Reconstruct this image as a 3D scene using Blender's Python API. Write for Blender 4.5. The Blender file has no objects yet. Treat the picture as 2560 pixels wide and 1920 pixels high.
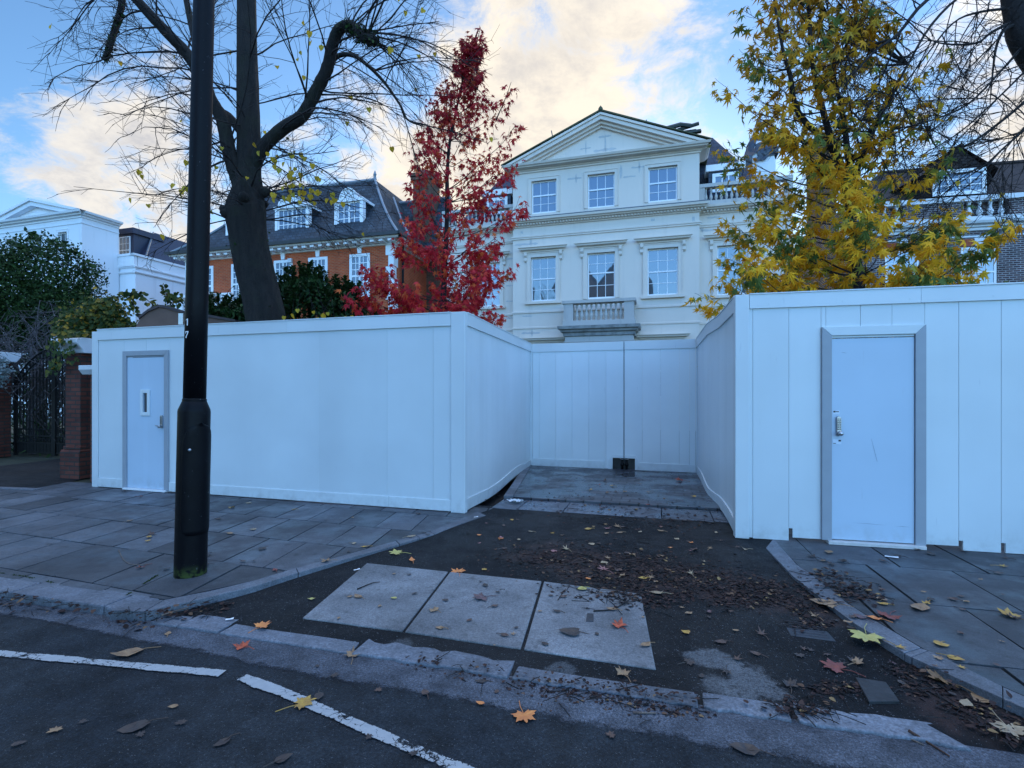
import bpy, bmesh, math, random
from math import sin, cos, pi, radians as R, atan2, sqrt
from mathutils import Vector as V, Matrix, noise as mnoise
random.seed(7)
S = bpy.context.scene
COL = S.collection

# ---------------------------------------------------------------- camera
cd = bpy.data.cameras.new("camera"); cam = bpy.data.objects.new("camera", cd); COL.objects.link(cam)
cam.location = (0, 0, 1.46); cam.rotation_euler = (R(90), 0, 0)
cd.sensor_width = 36; cd.lens = 36 * 1296 / 2560; cd.shift_y = (985 - 960) / 2560
cd.clip_start = .05; cd.clip_end = 2000
S.camera = cam
S.render.resolution_x, S.render.resolution_y = 1024, 768
S.view_settings.view_transform = 'Standard'; S.view_settings.look = 'None'
S.view_settings.gamma = 1; S.view_settings.exposure = 0.82; S.view_settings.use_curve_mapping = False
S.cycles.max_bounces = 6; S.cycles.transparent_max_bounces = 8
S.cycles.use_denoising = True
S.cycles.caustics_reflective = False; S.cycles.caustics_refractive = False

# ---------------------------------------------------------------- node helper
class NT:
    def __init__(s, tree): s.t = tree; s.l = tree.links
    def add(s, typ, **kw):
        n = s.t.nodes.new(typ)
        for k, v in kw.items(): setattr(n, k, v)
        return n
    def put(s, sock, val):
        if val is None: return
        if isinstance(val, bpy.types.NodeSocket): s.l.new(val, sock)
        else:
            if isinstance(val, (tuple, list)) and len(val) == 3 and sock.type == 'RGBA': val = (*val, 1)
            sock.default_value = val
    def math(s, op, a, b=None, c=None, clamp=False):
        n = s.add('ShaderNodeMath', operation=op, use_clamp=clamp)
        s.put(n.inputs[0], a); s.put(n.inputs[1], b)
        if c is not None: s.put(n.inputs[2], c)
        return n.outputs[0]
    def vmath(s, op, a, b=None, out=0):
        n = s.add('ShaderNodeVectorMath', operation=op); s.put(n.inputs[0], a); s.put(n.inputs[1], b)
        return n.outputs[out]
    def noise(s, vec, scale, detail=4, rough=.55, out=0, dist=0):
        n = s.add('ShaderNodeTexNoise'); s.put(n.inputs['Vector'], vec)
        n.inputs['Scale'].default_value = scale; n.inputs['Detail'].default_value = detail
        n.inputs['Roughness'].default_value = rough; n.inputs['Distortion'].default_value = dist
        return n.outputs[out]
    def ramp(s, fac, stops, interp='LINEAR'):
        n = s.add('ShaderNodeValToRGB'); s.put(n.inputs[0], fac); e = n.color_ramp.elements
        n.color_ramp.interpolation = interp
        while len(e) < len(stops): e.new(.5)
        for i, (p, c) in enumerate(stops):
            e[i].position = p; e[i].color = (*c, 1) if isinstance(c, (tuple, list)) else (c, c, c, 1)
        return n.outputs[0]
    def mix(s, fac, a, b, mode='MIX'):
        n = s.add('ShaderNodeMix', data_type='RGBA', blend_type=mode)
        s.put(n.inputs[0], fac); s.put(n.inputs[6], a); s.put(n.inputs[7], b)
        return n.outputs[2]
    def map(s, v, a, b, c=0., d=1., smooth=True):
        n = s.add('ShaderNodeMapRange', interpolation_type='SMOOTHSTEP' if smooth else 'LINEAR')
        for i, x in enumerate((v, a, b, c, d)): s.put(n.inputs[i], x)
        return n.outputs[0]
    def bump(s, h, strength=.5, dist=.01, nrm=None):
        n = s.add('ShaderNodeBump'); n.inputs['Strength'].default_value = strength
        n.inputs['Distance'].default_value = dist; s.put(n.inputs['Height'], h)
        if nrm is not None: s.put(n.inputs['Normal'], nrm)
        return n.outputs[0]

# ---------------------------------------------------------------- sky (low sun behind the houses, broken cloud)
SUN_EL, SUN_AZ = R(11), R(10)          # azimuth measured from +Y towards +X
sund = V((sin(SUN_AZ) * cos(SUN_EL), cos(SUN_AZ) * cos(SUN_EL), sin(SUN_EL)))
W = bpy.data.worlds.new("World"); S.world = W; W.use_nodes = True
w = NT(W.node_tree)
for n in list(W.node_tree.nodes): W.node_tree.nodes.remove(n)
out = w.add('ShaderNodeOutputWorld'); bg = w.add('ShaderNodeBackground')
w.l.new(bg.outputs[0], out.inputs[0])
tc = w.add('ShaderNodeTexCoord'); D = w.vmath('NORMALIZE', tc.outputs['Generated'])
sky = w.add('ShaderNodeTexSky', sky_type='NISHITA', sun_disc=False, sun_elevation=SUN_EL, sun_rotation=SUN_AZ)
sky.air_density = 1.0; sky.dust_density = .4; sky.ozone_density = 3.0
sep = w.add('ShaderNodeSeparateXYZ'); w.put(sep.inputs[0], D)
el = w.math('MAXIMUM', sep.outputs[2], 0.0)
def pxdir(x, y): return V(((x - 1280) / 1296, 1, (985 - y) / 1296)).normalized()
den = w.math('ADD', el, .28)
pl = w.add('ShaderNodeCombineXYZ')
w.put(pl.inputs[0], w.math('DIVIDE', sep.outputs[0], den)); w.put(pl.inputs[1], w.math('DIVIDE', sep.outputs[1], den))
warp = w.noise(pl.outputs[0], 1.6, 3, .6, out=1)
pv = w.vmath('ADD', pl.outputs[0], w.vmath('MULTIPLY', warp, (.34, .34, 0)))
n1 = w.noise(pv, 2.1, 9, .66)
n2 = w.noise(pv, 6.5, 8, .68)
body = w.math('ADD', w.math('MULTIPLY', n1, .62), w.math('MULTIPLY', n2, .38))
# where the clouds lie: (direction, angular radius, weight)
CL = [(1340, 120, 14, .27), (1560, 130, 12, .26), (1140, 400, 9, .22), (900, 400, 10, .20), (340, 180, 5, .22), (400, 330, 6, .24), (560, 560, 10, .18), (330, 470, 5, .14),
      (120, 500, 4, .26), (70, 340, 4, .24), (30, 290, 3, .16), (190, 600, 4, .16), (2440, 300, 9, .28), (2560, 130, 6, .2), (1800, 450, 5, .14),
      (620, 60, 11, -.20), (60, 80, 16, -.26), (1980, 160, 12, -.26), (1840, 60, 6, -.14), (1040, 110, 5, -.24), (1060, 230, 3, -.12), (2200, 420, 6, -.12), (250, 560, 4, -.1)]
acc = None
for x, y, rad, wt in CL:
    d = w.vmath('DOT_PRODUCT', D, tuple(pxdir(x, y)), out=1)
    b = w.map(d, cos(R(rad * 1.5)), 1.0, 0, wt)
    acc = b if acc is None else w.math('ADD', acc, b)
over = w.math('ADD', w.map(w.vmath('DOT_PRODUCT', D, (0, -.8, .6), out=1), .1, .6, 0, -.20), w.map(sep.outputs[2], .66, .92, 0, .40))  # clear behind, a thin sheet overhead
body = w.math('MULTIPLY_ADD', w.math('SUBTRACT', body, .5), 2.7, .48)
cover = w.math('ADD', w.math('ADD', body, acc), over)
mask = w.map(cover, .50, .90)
thick = w.map(cover, .60, 1.05)
sd = w.vmath('DOT_PRODUCT', D, tuple(sund), out=1)
glow = w.map(sd, .62, .995)
ccol = w.mix(glow, (.84, .86, .90), (.99, .955, .895))
shade = w.mix(glow, (.50, .55, .68), (.66, .67, .72))
ccol = w.mix(w.math('MULTIPLY', w.map(w.noise(w.vmath('ADD', pl.outputs[0], w.vmath('MULTIPLY', warp, (.16, .16, 0))), 5.2, 9, .66), .40, .64), w.math('MULTIPLY', thick, .85)), ccol, shade)
skyc = w.mix(1.0, sky.outputs[0], (.204, .252, .305), 'MULTIPLY')
GAIN = w.map(w.vmath('DOT_PRODUCT', D, tuple(V((.25, -.55, .8)).normalized()), out=1), .05, .6, 0.0, 1.0)
colr = w.mix(mask, skyc, ccol)
colr = w.mix(1.0, colr, w.mix(GAIN, (.63, .59, .53), (1.70, 1.74, 1.76)), 'MULTIPLY')
colr = w.mix(w.map(sep.outputs[2], -.03, .0), (.05, .055, .06), colr)
w.put(bg.inputs[0], colr); bg.inputs[1].default_value = 1.0

sl = bpy.data.lights.new("sun", 'SUN'); so = bpy.data.objects.new("sun", sl); COL.objects.link(so)
sl.energy = 1.2; sl.angle = R(12); sl.color = (1, .86, .68)
so.rotation_euler = sund.to_track_quat('Z', 'Y').to_euler()

# ---------------------------------------------------------------- mesh helpers
class MB:
    def __init__(s): s.v = []; s.f = []; s.m = []; s.cur = 0
    def quad(s, *p):
        i = len(s.v); s.v += [tuple(q) for q in p]; s.f.append(tuple(range(i, i + len(p)))); s.m.append(s.cur); return s
    def raw(s, vs, fs):
        i = len(s.v); s.v += [tuple(q) for q in vs]
        for f in fs: s.f.append(tuple(i + k for k in f)); s.m.append(s.cur)
        return s
    def box(s, x0, x1, y0, y1, z0, z1):
        vs = [(x, y, z) for z in (z0, z1) for y in (y0, y1) for x in (x0, x1)]
        return s.raw(vs, [(0, 2, 3, 1), (4, 5, 7, 6), (0, 1, 5, 4), (2, 6, 7, 3), (0, 4, 6, 2), (1, 3, 7, 5)])
    def prism(s, poly, a, b, axis):
        # poly of 2-D points swept along axis: 'x' -> (y,z), 'y' -> (x,z), 'z' -> (x,y)
        n = len(poly)
        P = {'x': lambda p, t: (t, p[0], p[1]), 'y': lambda p, t: (p[0], t, p[1]), 'z': lambda p, t: (p[0], p[1], t)}[axis]
        vs = [P(p, a) for p in poly] + [P(p, b) for p in poly]
        return s.raw(vs, [tuple(range(n)), tuple(range(2 * n - 1, n - 1, -1))] + [(i, i + n, (i + 1) % n + n, (i + 1) % n) for i in range(n)])
    def tube(s, pts, rad, n=8, cap=True):
        pts = [V(p) for p in pts]; rings = []
        if not hasattr(rad, '__len__'): rad = [rad] * len(pts)
        ref = V((.31, .77, .55))
        for i, p in enumerate(pts):
            d = (pts[min(i + 1, len(pts) - 1)] - pts[max(i - 1, 0)]).normalized()
            if i == 0:
                a = d.cross(ref).normalized()
            else:
                a = (a - d * a.dot(d)); a = a.normalized() if a.length > 1e-6 else d.orthogonal().normalized()
            b = d.cross(a)
            rings.append([p + (a * cos(2 * pi * k / n) + b * sin(2 * pi * k / n)) * rad[i] for k in range(n)])
        vs = [q for r in rings for q in r]; fs = []
        for i in range(len(rings) - 1):
            for k in range(n):
                k2 = (k + 1) % n; fs.append((i * n + k, i * n + k2, (i + 1) * n + k2, (i + 1) * n + k))
        if cap: fs += [tuple(range(n - 1, -1, -1)), tuple((len(rings) - 1) * n + k for k in range(n))]
        return s.raw(vs, fs)
    def lathe(s, prof, c=(0, 0, 0), n=12):
        vs = []; fs = []
        for r, z in prof:
            vs += [(c[0] + r * cos(2 * pi * k / n), c[1] + r * sin(2 * pi * k / n), c[2] + z) for k in range(n)]
        for i in range(len(prof) - 1):
            for k in range(n):
                k2 = (k + 1) % n; fs.append((i * n + k, i * n + k2, (i + 1) * n + k2, (i + 1) * n + k))
        fs += [tuple(range(n - 1, -1, -1)), tuple((len(prof) - 1) * n + k for k in range(n))]
        return s.raw(vs, fs)
    def build(s, name, mat, parent=None, smooth=False, fix=True, bevel=0, weld=False):
        me = bpy.data.meshes.new(name); me.from_pydata(s.v, [], s.f); o = bpy.data.objects.new(name, me)
        for m in (mat if isinstance(mat, (list, tuple)) else [mat]): me.materials.append(m)
        if any(s.m): me.polygons.foreach_set('material_index', s.m)
        if fix or weld:
            bm = bmesh.new(); bm.from_mesh(me)
            if weld: bmesh.ops.remove_doubles(bm, verts=bm.verts, dist=1e-4)
            if fix: bmesh.ops.recalc_face_normals(bm, faces=bm.faces)
            bm.to_mesh(me); bm.free()
        if smooth: me.polygons.foreach_set('use_smooth', [True] * len(me.polygons))
        me.update(); COL.objects.link(o)
        if parent: o.parent = parent
        if bevel:
            b = o.modifiers.new('bevel', 'BEVEL'); b.width = bevel; b.segments = 2; b.limit_method = 'ANGLE'; b.angle_limit = R(40)
        return o

def tag(o, label, cat, group=None):
    o['label'] = label; o['category'] = cat
    if group: o['group'] = group
    return o
def thing(name, label, cat, loc=(0, 0, 0), rz=0, group=None):
    o = bpy.data.objects.new(name, None); COL.objects.link(o); o.empty_display_size = .2
    o.location = loc; o.rotation_euler = (0, 0, rz)
    return tag(o, label, cat, group)
def struct(o): o['kind'] = 'structure'; return o
def stuff(o): o['kind'] = 'stuff'; return o

# street frame: s runs along the street (right), t away from the road
SA = R(15.7)
def ST(s, t, z=0): return V((s * cos(SA) + t * sin(SA), -s * sin(SA) + t * cos(SA), z))
def toST(p): return (p[0] * cos(SA) - p[1] * sin(SA), p[0] * sin(SA) + p[1] * cos(SA))
def spot(x, y, z=0.):                  # where a ray through that point of the photograph meets level ground at height z
    Y = (1.46 - z) * 1296 / (y - 985); return V(((x - 1280) / 1296 * Y, Y, z))
def at(x, y, Y): return V(((x - 1280) / 1296 * Y, Y, 1.46 + (985 - y) / 1296 * Y))
def rnd(a, b): return random.uniform(a, b)
def lerp(a, b, t): return a + (b - a) * t
def interp(tab, x):
    if x <= tab[0][0]: return tab[0][1]
    for (a, p), (b, q) in zip(tab, tab[1:]):
        if x <= b: return lerp(p, q, (x - a) / (b - a))
    return tab[-1][1]
def clip(poly, p, n):                  # keep the side of the line through p that n points to
    o = []
    for i, a in enumerate(poly):
        b = poly[(i + 1) % len(poly)]; da = (a - p).dot(n); db = (b - p).dot(n)
        if da >= 0: o.append(a)
        if da * db < 0: o.append(a + (b - a) * (da / (da - db)))
    return o
# ---------------------------------------------------------------- materials
def newmat(name):
    m = bpy.data.materials.new(name); m.use_nodes = True; n = NT(m.node_tree)
    n.b = m.node_tree.nodes['Principled BSDF']; n.o = m.node_tree.nodes['Material Output']
    n.c = n.add('ShaderNodeTexCoord').outputs['Object']
    n.m = m
    return n
def island(n): return n.add('ShaderNodeNewGeometry').outputs['Random Per Island']
def plain(name, col, rough=.5, var=.08, scale=3., spec=.5, bump=.0, bscale=60., metal=0., isl=0.):
    n = newmat(name)
    f = n.noise(n.c, scale, 5, .6)
    c = n.mix(f, tuple(x * (1 - var * 2) for x in col), tuple(min(1, x * (1 + var * 2)) for x in col))
    if isl:
        c = n.mix(1., c, n.ramp(island(n), [(0, 1 - isl), (1, 1 + isl)]), 'MULTIPLY')
    n.put(n.b.inputs['Base Color'], c); n.b.inputs['Roughness'].default_value = rough
    n.b.inputs['Specular IOR Level'].default_value = spec; n.b.inputs['Metallic'].default_value = metal
    if bump: n.put(n.b.inputs['Normal'], n.bump(n.noise(n.c, bscale, 4, .6), bump, .004))
    return n.m

def paint_board(name, col, rough=.34, streak=.05, isl=.03):
    n = newmat(name)
    sc = n.vmath('MULTIPLY', n.c, (4.5, 4.5, .22))
    st = n.noise(sc, 1.0, 5, .6)
    big = n.noise(n.c, .9, 3, .5)
    c = n.mix(n.math('MULTIPLY', st, streak * 4), col, tuple(x * .84 for x in col))
    c = n.mix(1., c, n.ramp(big, [(.3, .93), (.7, 1.04)]), 'MULTIPLY')
    c = n.mix(1., c, n.ramp(island(n), [(0, 1 - isl), (1, 1 + isl)]), 'MULTIPLY')
    sepz = n.add('ShaderNodeSeparateXYZ'); n.put(sepz.inputs[0], n.c)
    splash = n.math('MULTIPLY', n.map(n.math('ADD', sepz.outputs[2], n.math('MULTIPLY', st, .3)), .42, .10), n.map(n.noise(n.c, 7, 5, .7), .35, .75))
    c = n.mix(n.math('MULTIPLY', splash, .45), c, (.25, .26, .25))
    sc2 = n.map(n.noise(n.vmath('MULTIPLY', n.c, (26, 26, 3)), 1, 2, .5), .70, .76)
    c = n.mix(n.math('MULTIPLY', sc2, .22), c, (.35, .40, .46))
    n.put(n.b.inputs['Base Color'], c)
    n.put(n.b.inputs['Roughness'], n.math('MULTIPLY_ADD', st, .14, rough - .06)); n.b.inputs['Specular IOR Level'].default_value = .5
    h = n.math('ADD', n.noise(n.c, 1.3, 2, .5), n.math('MULTIPLY', n.noise(n.c, 140, 2, .5), .015))
    n.put(n.b.inputs['Normal'], n.bump(h, .35, .02))
    return n.m
M_board = paint_board('hoarding_white', (.595, .665, .70))
M_boardg = paint_board('hoarding_gate_white', (.67, .74, .77))
M_trim = paint_board('hoarding_trim', (.615, .68, .71), .4, .02)
M_door = paint_board('hoarding_door_blue_white', (.46, .58, .70), .42, .02)
M_doorframe = plain('door_frame_grey', (.29, .325, .37), .45, .05, 8)
M_dark = plain('painted_gap_shade', (.006, .007, .008), .9, 0)
M_steel = plain('brushed_steel', (.42, .44, .47), .3, .06, 30, metal=.9)
M_darkmetal = plain('dark_metal', (.05, .055, .07), .4, .1, 20, metal=.5)
M_rubber = plain('black_rubber', (.014, .017, .021), .38, .3, 12, bump=.3, bscale=20)
M_wood = plain('weathered_timber', (.55, .54, .53), .7, .15, 14, bump=.4)

def lamp_paint():
    n = newmat('lamp_post_black_paint')
    f = n.noise(n.c, 6, 6, .65); chips = n.map(n.noise(n.c, 38, 3, .6), .69, .73)
    c = n.mix(f, (.002, .0022, .003), (.006, .0065, .009)); c = n.mix(n.math('MULTIPLY', chips, .5), c, (.16, .17, .19))
    sepz = n.add('ShaderNodeSeparateXYZ'); n.put(sepz.inputs[0], n.c)
    moss = n.math('MULTIPLY', n.map(sepz.outputs[2], .12, .0), n.map(n.noise(n.c, 22, 3), .4, .6))
    c = n.mix(moss, c, (.05, .07, .02))
    n.put(n.b.inputs['Base Color'], c); n.put(n.b.inputs['Roughness'], n.math('MULTIPLY_ADD', f, .3, .30)); n.b.inputs['Specular IOR Level'].default_value = .13
    n.put(n.b.inputs['Normal'], n.bump(n.noise(n.c, 18, 4), .25, .01)); return n.m
M_lamp = lamp_paint()
M_iron = plain('wrought_iron_black', (.004, .0045, .005), .55, .2, 20, spec=.2)
M_whitepaint = plain('white_paint', (.80, .82, .84), .45, .03, 6)

def asphalt(name, dark, light, wet=.5, patch=None, stone=.35, stain=()):
    n = newmat(name)
    big = n.noise(n.c, .55, 5, .6); mid = n.noise(n.c, 6, 5, .65); fine = n.math('ADD', n.math('MULTIPLY', n.noise(n.c, 170, 3, .7), .5), n.math('MULTIPLY', n.noise(n.c, 75, 3, .7), .5))
    vo = n.add('ShaderNodeTexVoronoi'); n.put(vo.inputs['Vector'], n.c); vo.inputs['Scale'].default_value = 130
    c = n.mix(n.map(big, .3, .7), dark, light)
    c = n.mix(1., c, n.ramp(mid, [(.32, .55), (.68, 1.4)]), 'MULTIPLY')
    c = n.mix(1., c, n.ramp(fine, [(.36, .35), (.5, 1.), (.64, 2.1)]), 'MULTIPLY')
    sp = n.math('MULTIPLY', n.math('LESS_THAN', vo.outputs[0], .30), n.math('GREATER_THAN', n.noise(n.c, 55, 2), .60))
    c = n.mix(n.math('MULTIPLY', sp, stone), c, (.22, .24, .26))
    if patch:                                                     # pale mortar smears trodden into the surface: (x, y, radius, amount)
        for x, y, r, amt in patch:
            d = n.vmath('DISTANCE', n.vmath('MULTIPLY', n.c, (1, 1, 0)), (x, y, 0), out=1)
            d = n.math('ADD', d, n.math('MULTIPLY', n.math('SUBTRACT', n.noise(n.c, 4.5, 6, .75), .5), r * 2.6))
            k = n.math('MULTIPLY', n.map(d, r, r * .55), n.math('MULTIPLY', n.map(fine, .3, .62), amt))
            c = n.mix(k, c, (.15, .165, .18))
    for x, y, r, amt in stain:                                    # leaf mould trodden into the tarmac
        d = n.vmath('DISTANCE', n.vmath('MULTIPLY', n.c, (1, 1, 0)), (x, y, 0), out=1)
        d = n.math('ADD', d, n.math('MULTIPLY', n.math('SUBTRACT', n.noise(n.c, 3.5, 6, .7), .5), r * 1.8))
        c = n.mix(n.math('MULTIPLY', n.map(d, r, r * .4), n.math('MULTIPLY', n.map(mid, .35, .6), amt)), c, (.040, .024, .022))
    n.put(n.b.inputs['Base Color'], c)
    wetf = n.map(n.noise(n.c, 1.3, 5, .65), .36, .62)
    n.put(n.b.inputs['Roughness'], n.math('SUBTRACT', .88, n.math('MULTIPLY', wetf, wet * .55)))
    n.b.inputs['Specular IOR Level'].default_value = .25
    n.put(n.b.inputs['Normal'], n.bump(n.math('ADD', n.math('MULTIPLY', vo.outputs[0], .6), fine), .75, .006))
    return n.m
M_road = asphalt('road_asphalt', (.010, .0135, .018), (.020, .026, .032), .4)
_s = lambda x, y, z=-.03: tuple(spot(x, y, z))
M_tarmac = asphalt('crossover_tarmac', (.0028, .0034, .0046), (.009, .0105, .0125), .5,
    patch=[(*_s(1790, 1640)[:2], .15, .8), (*_s(1880, 1700)[:2], .20, .8), (*_s(1800, 1700)[:2], .12, .6), (*_s(1400, 1665)[:2], .10, .5), (*_s(1000, 1603)[:2], .09, .4)], stone=.6,
    stain=[(*_s(x_, y_)[:2], r_, .8) for x_, y_, r_ in ((1380, 1390, .5), (1540, 1425, .6), (1680, 1450, .5), (1840, 1470, .45), (1990, 1520, .35), (1480, 1740, .25), (1650, 1760, .25), (2420, 1770, .3))])
M_gutter = asphalt('gutter_strip', (.055, .063, .079), (.086, .097, .117), .35, stone=.15)
def soft_edge(m):
    n = NT(m.node_tree); o = m.node_tree.nodes['Material Output']; p = m.node_tree.nodes['Principled BSDF']; c = n.add('ShaderNodeTexCoord').outputs['Object']
    sp = n.add('ShaderNodeSeparateXYZ'); n.put(sp.inputs[0], n.add('ShaderNodeUVMap').outputs[0])
    k = n.map(n.math('ADD', sp.outputs[1], n.math('MULTIPLY', n.math('SUBTRACT', n.noise(c, 7, 7, .75), .5), .55)), .10, .26)
    tr = n.add('ShaderNodeBsdfTransparent'); mx = n.add('ShaderNodeMixShader'); n.put(mx.inputs[0], k); n.l.new(tr.outputs[0], mx.inputs[1]); n.l.new(p.outputs[0], mx.inputs[2]); n.l.new(mx.outputs[0], o.inputs[0])
soft_edge(M_gutter)

def stone(name, col, var=.3, isl=.12, rough=.8, wet=.4, bump=.6, stain=.5, fines=220, stc=(.035, .04, .045)):
    n = newmat(name)
    a = n.noise(n.c, 2.2, 6, .62); b = n.math('ADD', n.math('MULTIPLY', n.noise(n.c, fines, 2, .6), .5), n.math('MULTIPLY', n.noise(n.c, fines * .4, 3, .7), .5)); d = n.noise(n.c, 9, 6, .7)
    c = n.mix(a, tuple(x * (1 - var) for x in col), tuple(x * (1 + var) for x in col))
    c = n.mix(1., c, n.ramp(b, [(.36, .58), (.5, 1.), (.64, 1.5)]), 'MULTIPLY')
    c = n.mix(1., c, n.ramp(island(n), [(0, 1 - isl), (1, 1 + isl)]), 'MULTIPLY')
    c = n.mix(1., c, n.ramp(n.noise(n.c, .95, 5, .7), [(.34, .58), (.66, 1.35)]), 'MULTIPLY')
    c = n.mix(n.math('MULTIPLY', n.map(d, .54, .72), stain), c, stc)
    n.put(n.b.inputs['Base Color'], c)
    n.put(n.b.inputs['Roughness'], n.math('SUBTRACT', rough, n.math('MULTIPLY', n.map(a, .4, .65), wet * .6)))
    n.put(n.b.inputs['Normal'], n.bump(n.math('ADD', n.math('MULTIPLY', d, .5), n.math('MULTIPLY', b, .5)), bump, .008)); return n.m
M_flag = stone('pavement_flagstone', (.066, .075, .088), .45, .42, .75, .6, .5, .85, stc=(.018, .021, .026))
M_flagr = stone('pavement_flagstone_right', (.046, .053, .062), .40, .25, .75, .6, .5, .8, stc=(.016, .018, .02))
M_slab = stone('pale_concrete_slab', (.155, .168, .182), .38, .10, .8, .4, .5, .75, 150, stc=(.05, .055, .058))
M_granite = stone('granite_kerb', (.115, .132, .16), .30, .18, .75, .3, 1.0, .5, 90)
M_kerbthin = stone('concrete_edging', (.105, .118, .14), .25, .2, .75, .4, .6, .55, 160)
M_thresh = stone('threshold_slab', (.085, .10, .125), .4, .2, .55, .8, .4, .7)
M_joint = plain('mossy_joint', (.006, .008, .006), .95, .5, 7)

def pavers():
    n = newmat('wet_block_paving')
    mp = n.add('ShaderNodeMapping'); n.put(mp.inputs[0], n.c); mp.inputs['Rotation'].default_value = (0, 0, SA)
    br = n.add('ShaderNodeTexBrick'); n.put(br.inputs['Vector'], mp.outputs[0])
    for k, v in dict(Scale=1, **{'Mortar Size': .010, 'Brick Width': .24, 'Row Height': .16, 'Bias': 0., 'Mortar Smooth': .2}).items(): br.inputs[k].default_value = v
    n.put(br.inputs['Color1'], (.075, .086, .104)); n.put(br.inputs['Color2'], (.034, .040, .052)); n.put(br.inputs['Mortar'], (.006, .007, .008))
    g = n.noise(n.c, 1.1, 5, .62)
    silt = n.map(n.noise(n.c, 1.7, 6, .7), .52, .62)
    c = n.mix(n.math('MULTIPLY', silt, .6), br.outputs[0], (.026, .030, .038))
    n.put(n.b.inputs['Base Color'], c)
    wetm = n.map(g, .40, .58)
    n.put(n.b.inputs['Roughness'], n.math('SUBTRACT', .55, n.math('MULTIPLY', wetm, .43)))
    n.put(n.b.inputs['Normal'], n.bump(n.math('ADD', n.math('MULTIPLY', br.outputs[1], -.6), n.math('MULTIPLY', n.noise(n.c, 60, 3), .3)), .5, .006)); return n.m
M_paver = pavers()

def worn_line():
    n = newmat('worn_white_line')
    c = n.mix(n.noise(n.c, 30, 4), (.24, .27, .29), (.40, .42, .43)); n.put(n.b.inputs['Base Color'], c)
    n.b.inputs['Roughness'].default_value = .7
    vo = n.add('ShaderNodeTexVoronoi', feature='DISTANCE_TO_EDGE'); n.put(vo.inputs['Vector'], n.vmath('ADD', n.c, n.vmath('MULTIPLY', n.noise(n.c, 18, 4, .7, out=1), (.06, .06, 0)))); vo.inputs['Scale'].default_value = 21
    a = n.math('SUBTRACT', n.math('ADD', n.math('MULTIPLY', n.noise(n.c, 3.2, 4, .6), .55), n.math('MULTIPLY', n.noise(n.c, 24, 6, .8), .45)), n.math('MULTIPLY', n.map(vo.outputs[0], .05, .0), .10))
    uv = n.add('ShaderNodeUVMap').outputs[0]; sp = n.add('ShaderNodeSeparateXYZ'); n.put(sp.inputs[0], uv)
    edge = n.map(n.math('ABSOLUTE', n.math('SUBTRACT', sp.outputs[1], .5)), .26, .5, 0, .24)
    hole = n.map(n.math('SUBTRACT', a, edge), .385, .43)
    tr = n.add('ShaderNodeBsdfTransparent'); mx = n.add('ShaderNodeMixShader'); n.put(mx.inputs[0], hole)
    n.l.new(tr.outputs[0], mx.inputs[1]); n.l.new(n.b.outputs[0], mx.inputs[2]); n.l.new(mx.outputs[0], n.o.inputs[0]); return n.m
M_line = worn_line()

def stucco(name, col, var=.06, grime=.25):
    n = newmat(name)
    a = n.noise(n.c, .7, 5, .6); st = n.noise(n.vmath('MULTIPLY', n.c, (3.5, 3.5, .3)), 1, 5, .65)
    c = n.mix(a, tuple(x * (1 - var) for x in col), tuple(x * (1 + var) for x in col))
    c = n.mix(n.math('MULTIPLY', n.map(st, .52, .75), grime), c, tuple(x * .62 for x in col))
    n.put(n.b.inputs['Base Color'], c); n.b.inputs['Roughness'].default_value = .75
    n.put(n.b.inputs['Normal'], n.bump(n.noise(n.c, 30, 4), .15, .01)); return n.m
M_cream = stucco('cream_stucco', (.665, .59, .515))
M_white = stucco('white_stucco', (.70, .73, .76))
M_stonegrey = stucco('weathered_stone', (.44, .43, .41), .12, .7)
M_filler = plain('grey_filler', (.46, .46, .45), .85, .12, 6)
M_winpaint = plain('window_white_paint', (.76, .78, .80), .4, .03, 5)

def walltex(n, ax='xz'):
    sp = n.add('ShaderNodeSeparateXYZ'); n.put(sp.inputs[0], n.c); cb = n.add('ShaderNodeCombineXYZ')
    n.put(cb.inputs[0], n.math('ADD', sp.outputs[0], sp.outputs[1])); n.put(cb.inputs[1], sp.outputs[2]); return cb.outputs[0]
def brick(name, c1, c2, mortar, bw=.225, rh=.075, ms=.010, rough=.85, bump=.5, dirt=.3, vary=.35, offs=.5):
    n = newmat(name); vec = walltex(n)
    br = n.add('ShaderNodeTexBrick', offset=offs); n.put(br.inputs['Vector'], vec)
    for k, v in {'Scale': 1, 'Mortar Size': ms, 'Brick Width': bw, 'Row Height': rh, 'Bias': 0., 'Mortar Smooth': .1}.items(): br.inputs[k].default_value = v
    n.put(br.inputs['Color1'], c1); n.put(br.inputs['Color2'], c2); n.put(br.inputs['Mortar'], mortar)
    c = n.mix(1., br.outputs[0], n.ramp(n.noise(n.c, 1.4, 5, .65), [(.3, 1 - vary), (.7, 1 + vary)]), 'MULTIPLY')
    c = n.mix(n.math('MULTIPLY', n.map(n.noise(n.c, 5, 5, .7), .5, .75), dirt), c, tuple(x * .4 for x in c1))
    n.put(n.b.inputs['Base Color'], c); n.b.inputs['Roughness'].default_value = rough; n.b.inputs['Specular IOR Level'].default_value = .2
    n.put(n.b.inputs['Normal'], n.bump(n.math('ADD', n.math('MULTIPLY', br.outputs[1], -1.), n.math('MULTIPLY', n.noise(n.c, 80, 3), .4)), bump, .012)); return n.m
M_brickred = brick('orange_red_brick', (.50, .088, .028), (.40, .062, .022), (.38, .18, .10), dirt=.15, vary=.2)
M_brickdark = brick('purple_brown_brick', (.085, .050, .055), (.045, .036, .046), (.26, .25, .25), ms=.014)
M_brickpier = brick('pier_brick', (.15, .050, .036), (.085, .034, .028), (.05, .042, .038), ms=.012, bump=.9, dirt=.5)
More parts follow.
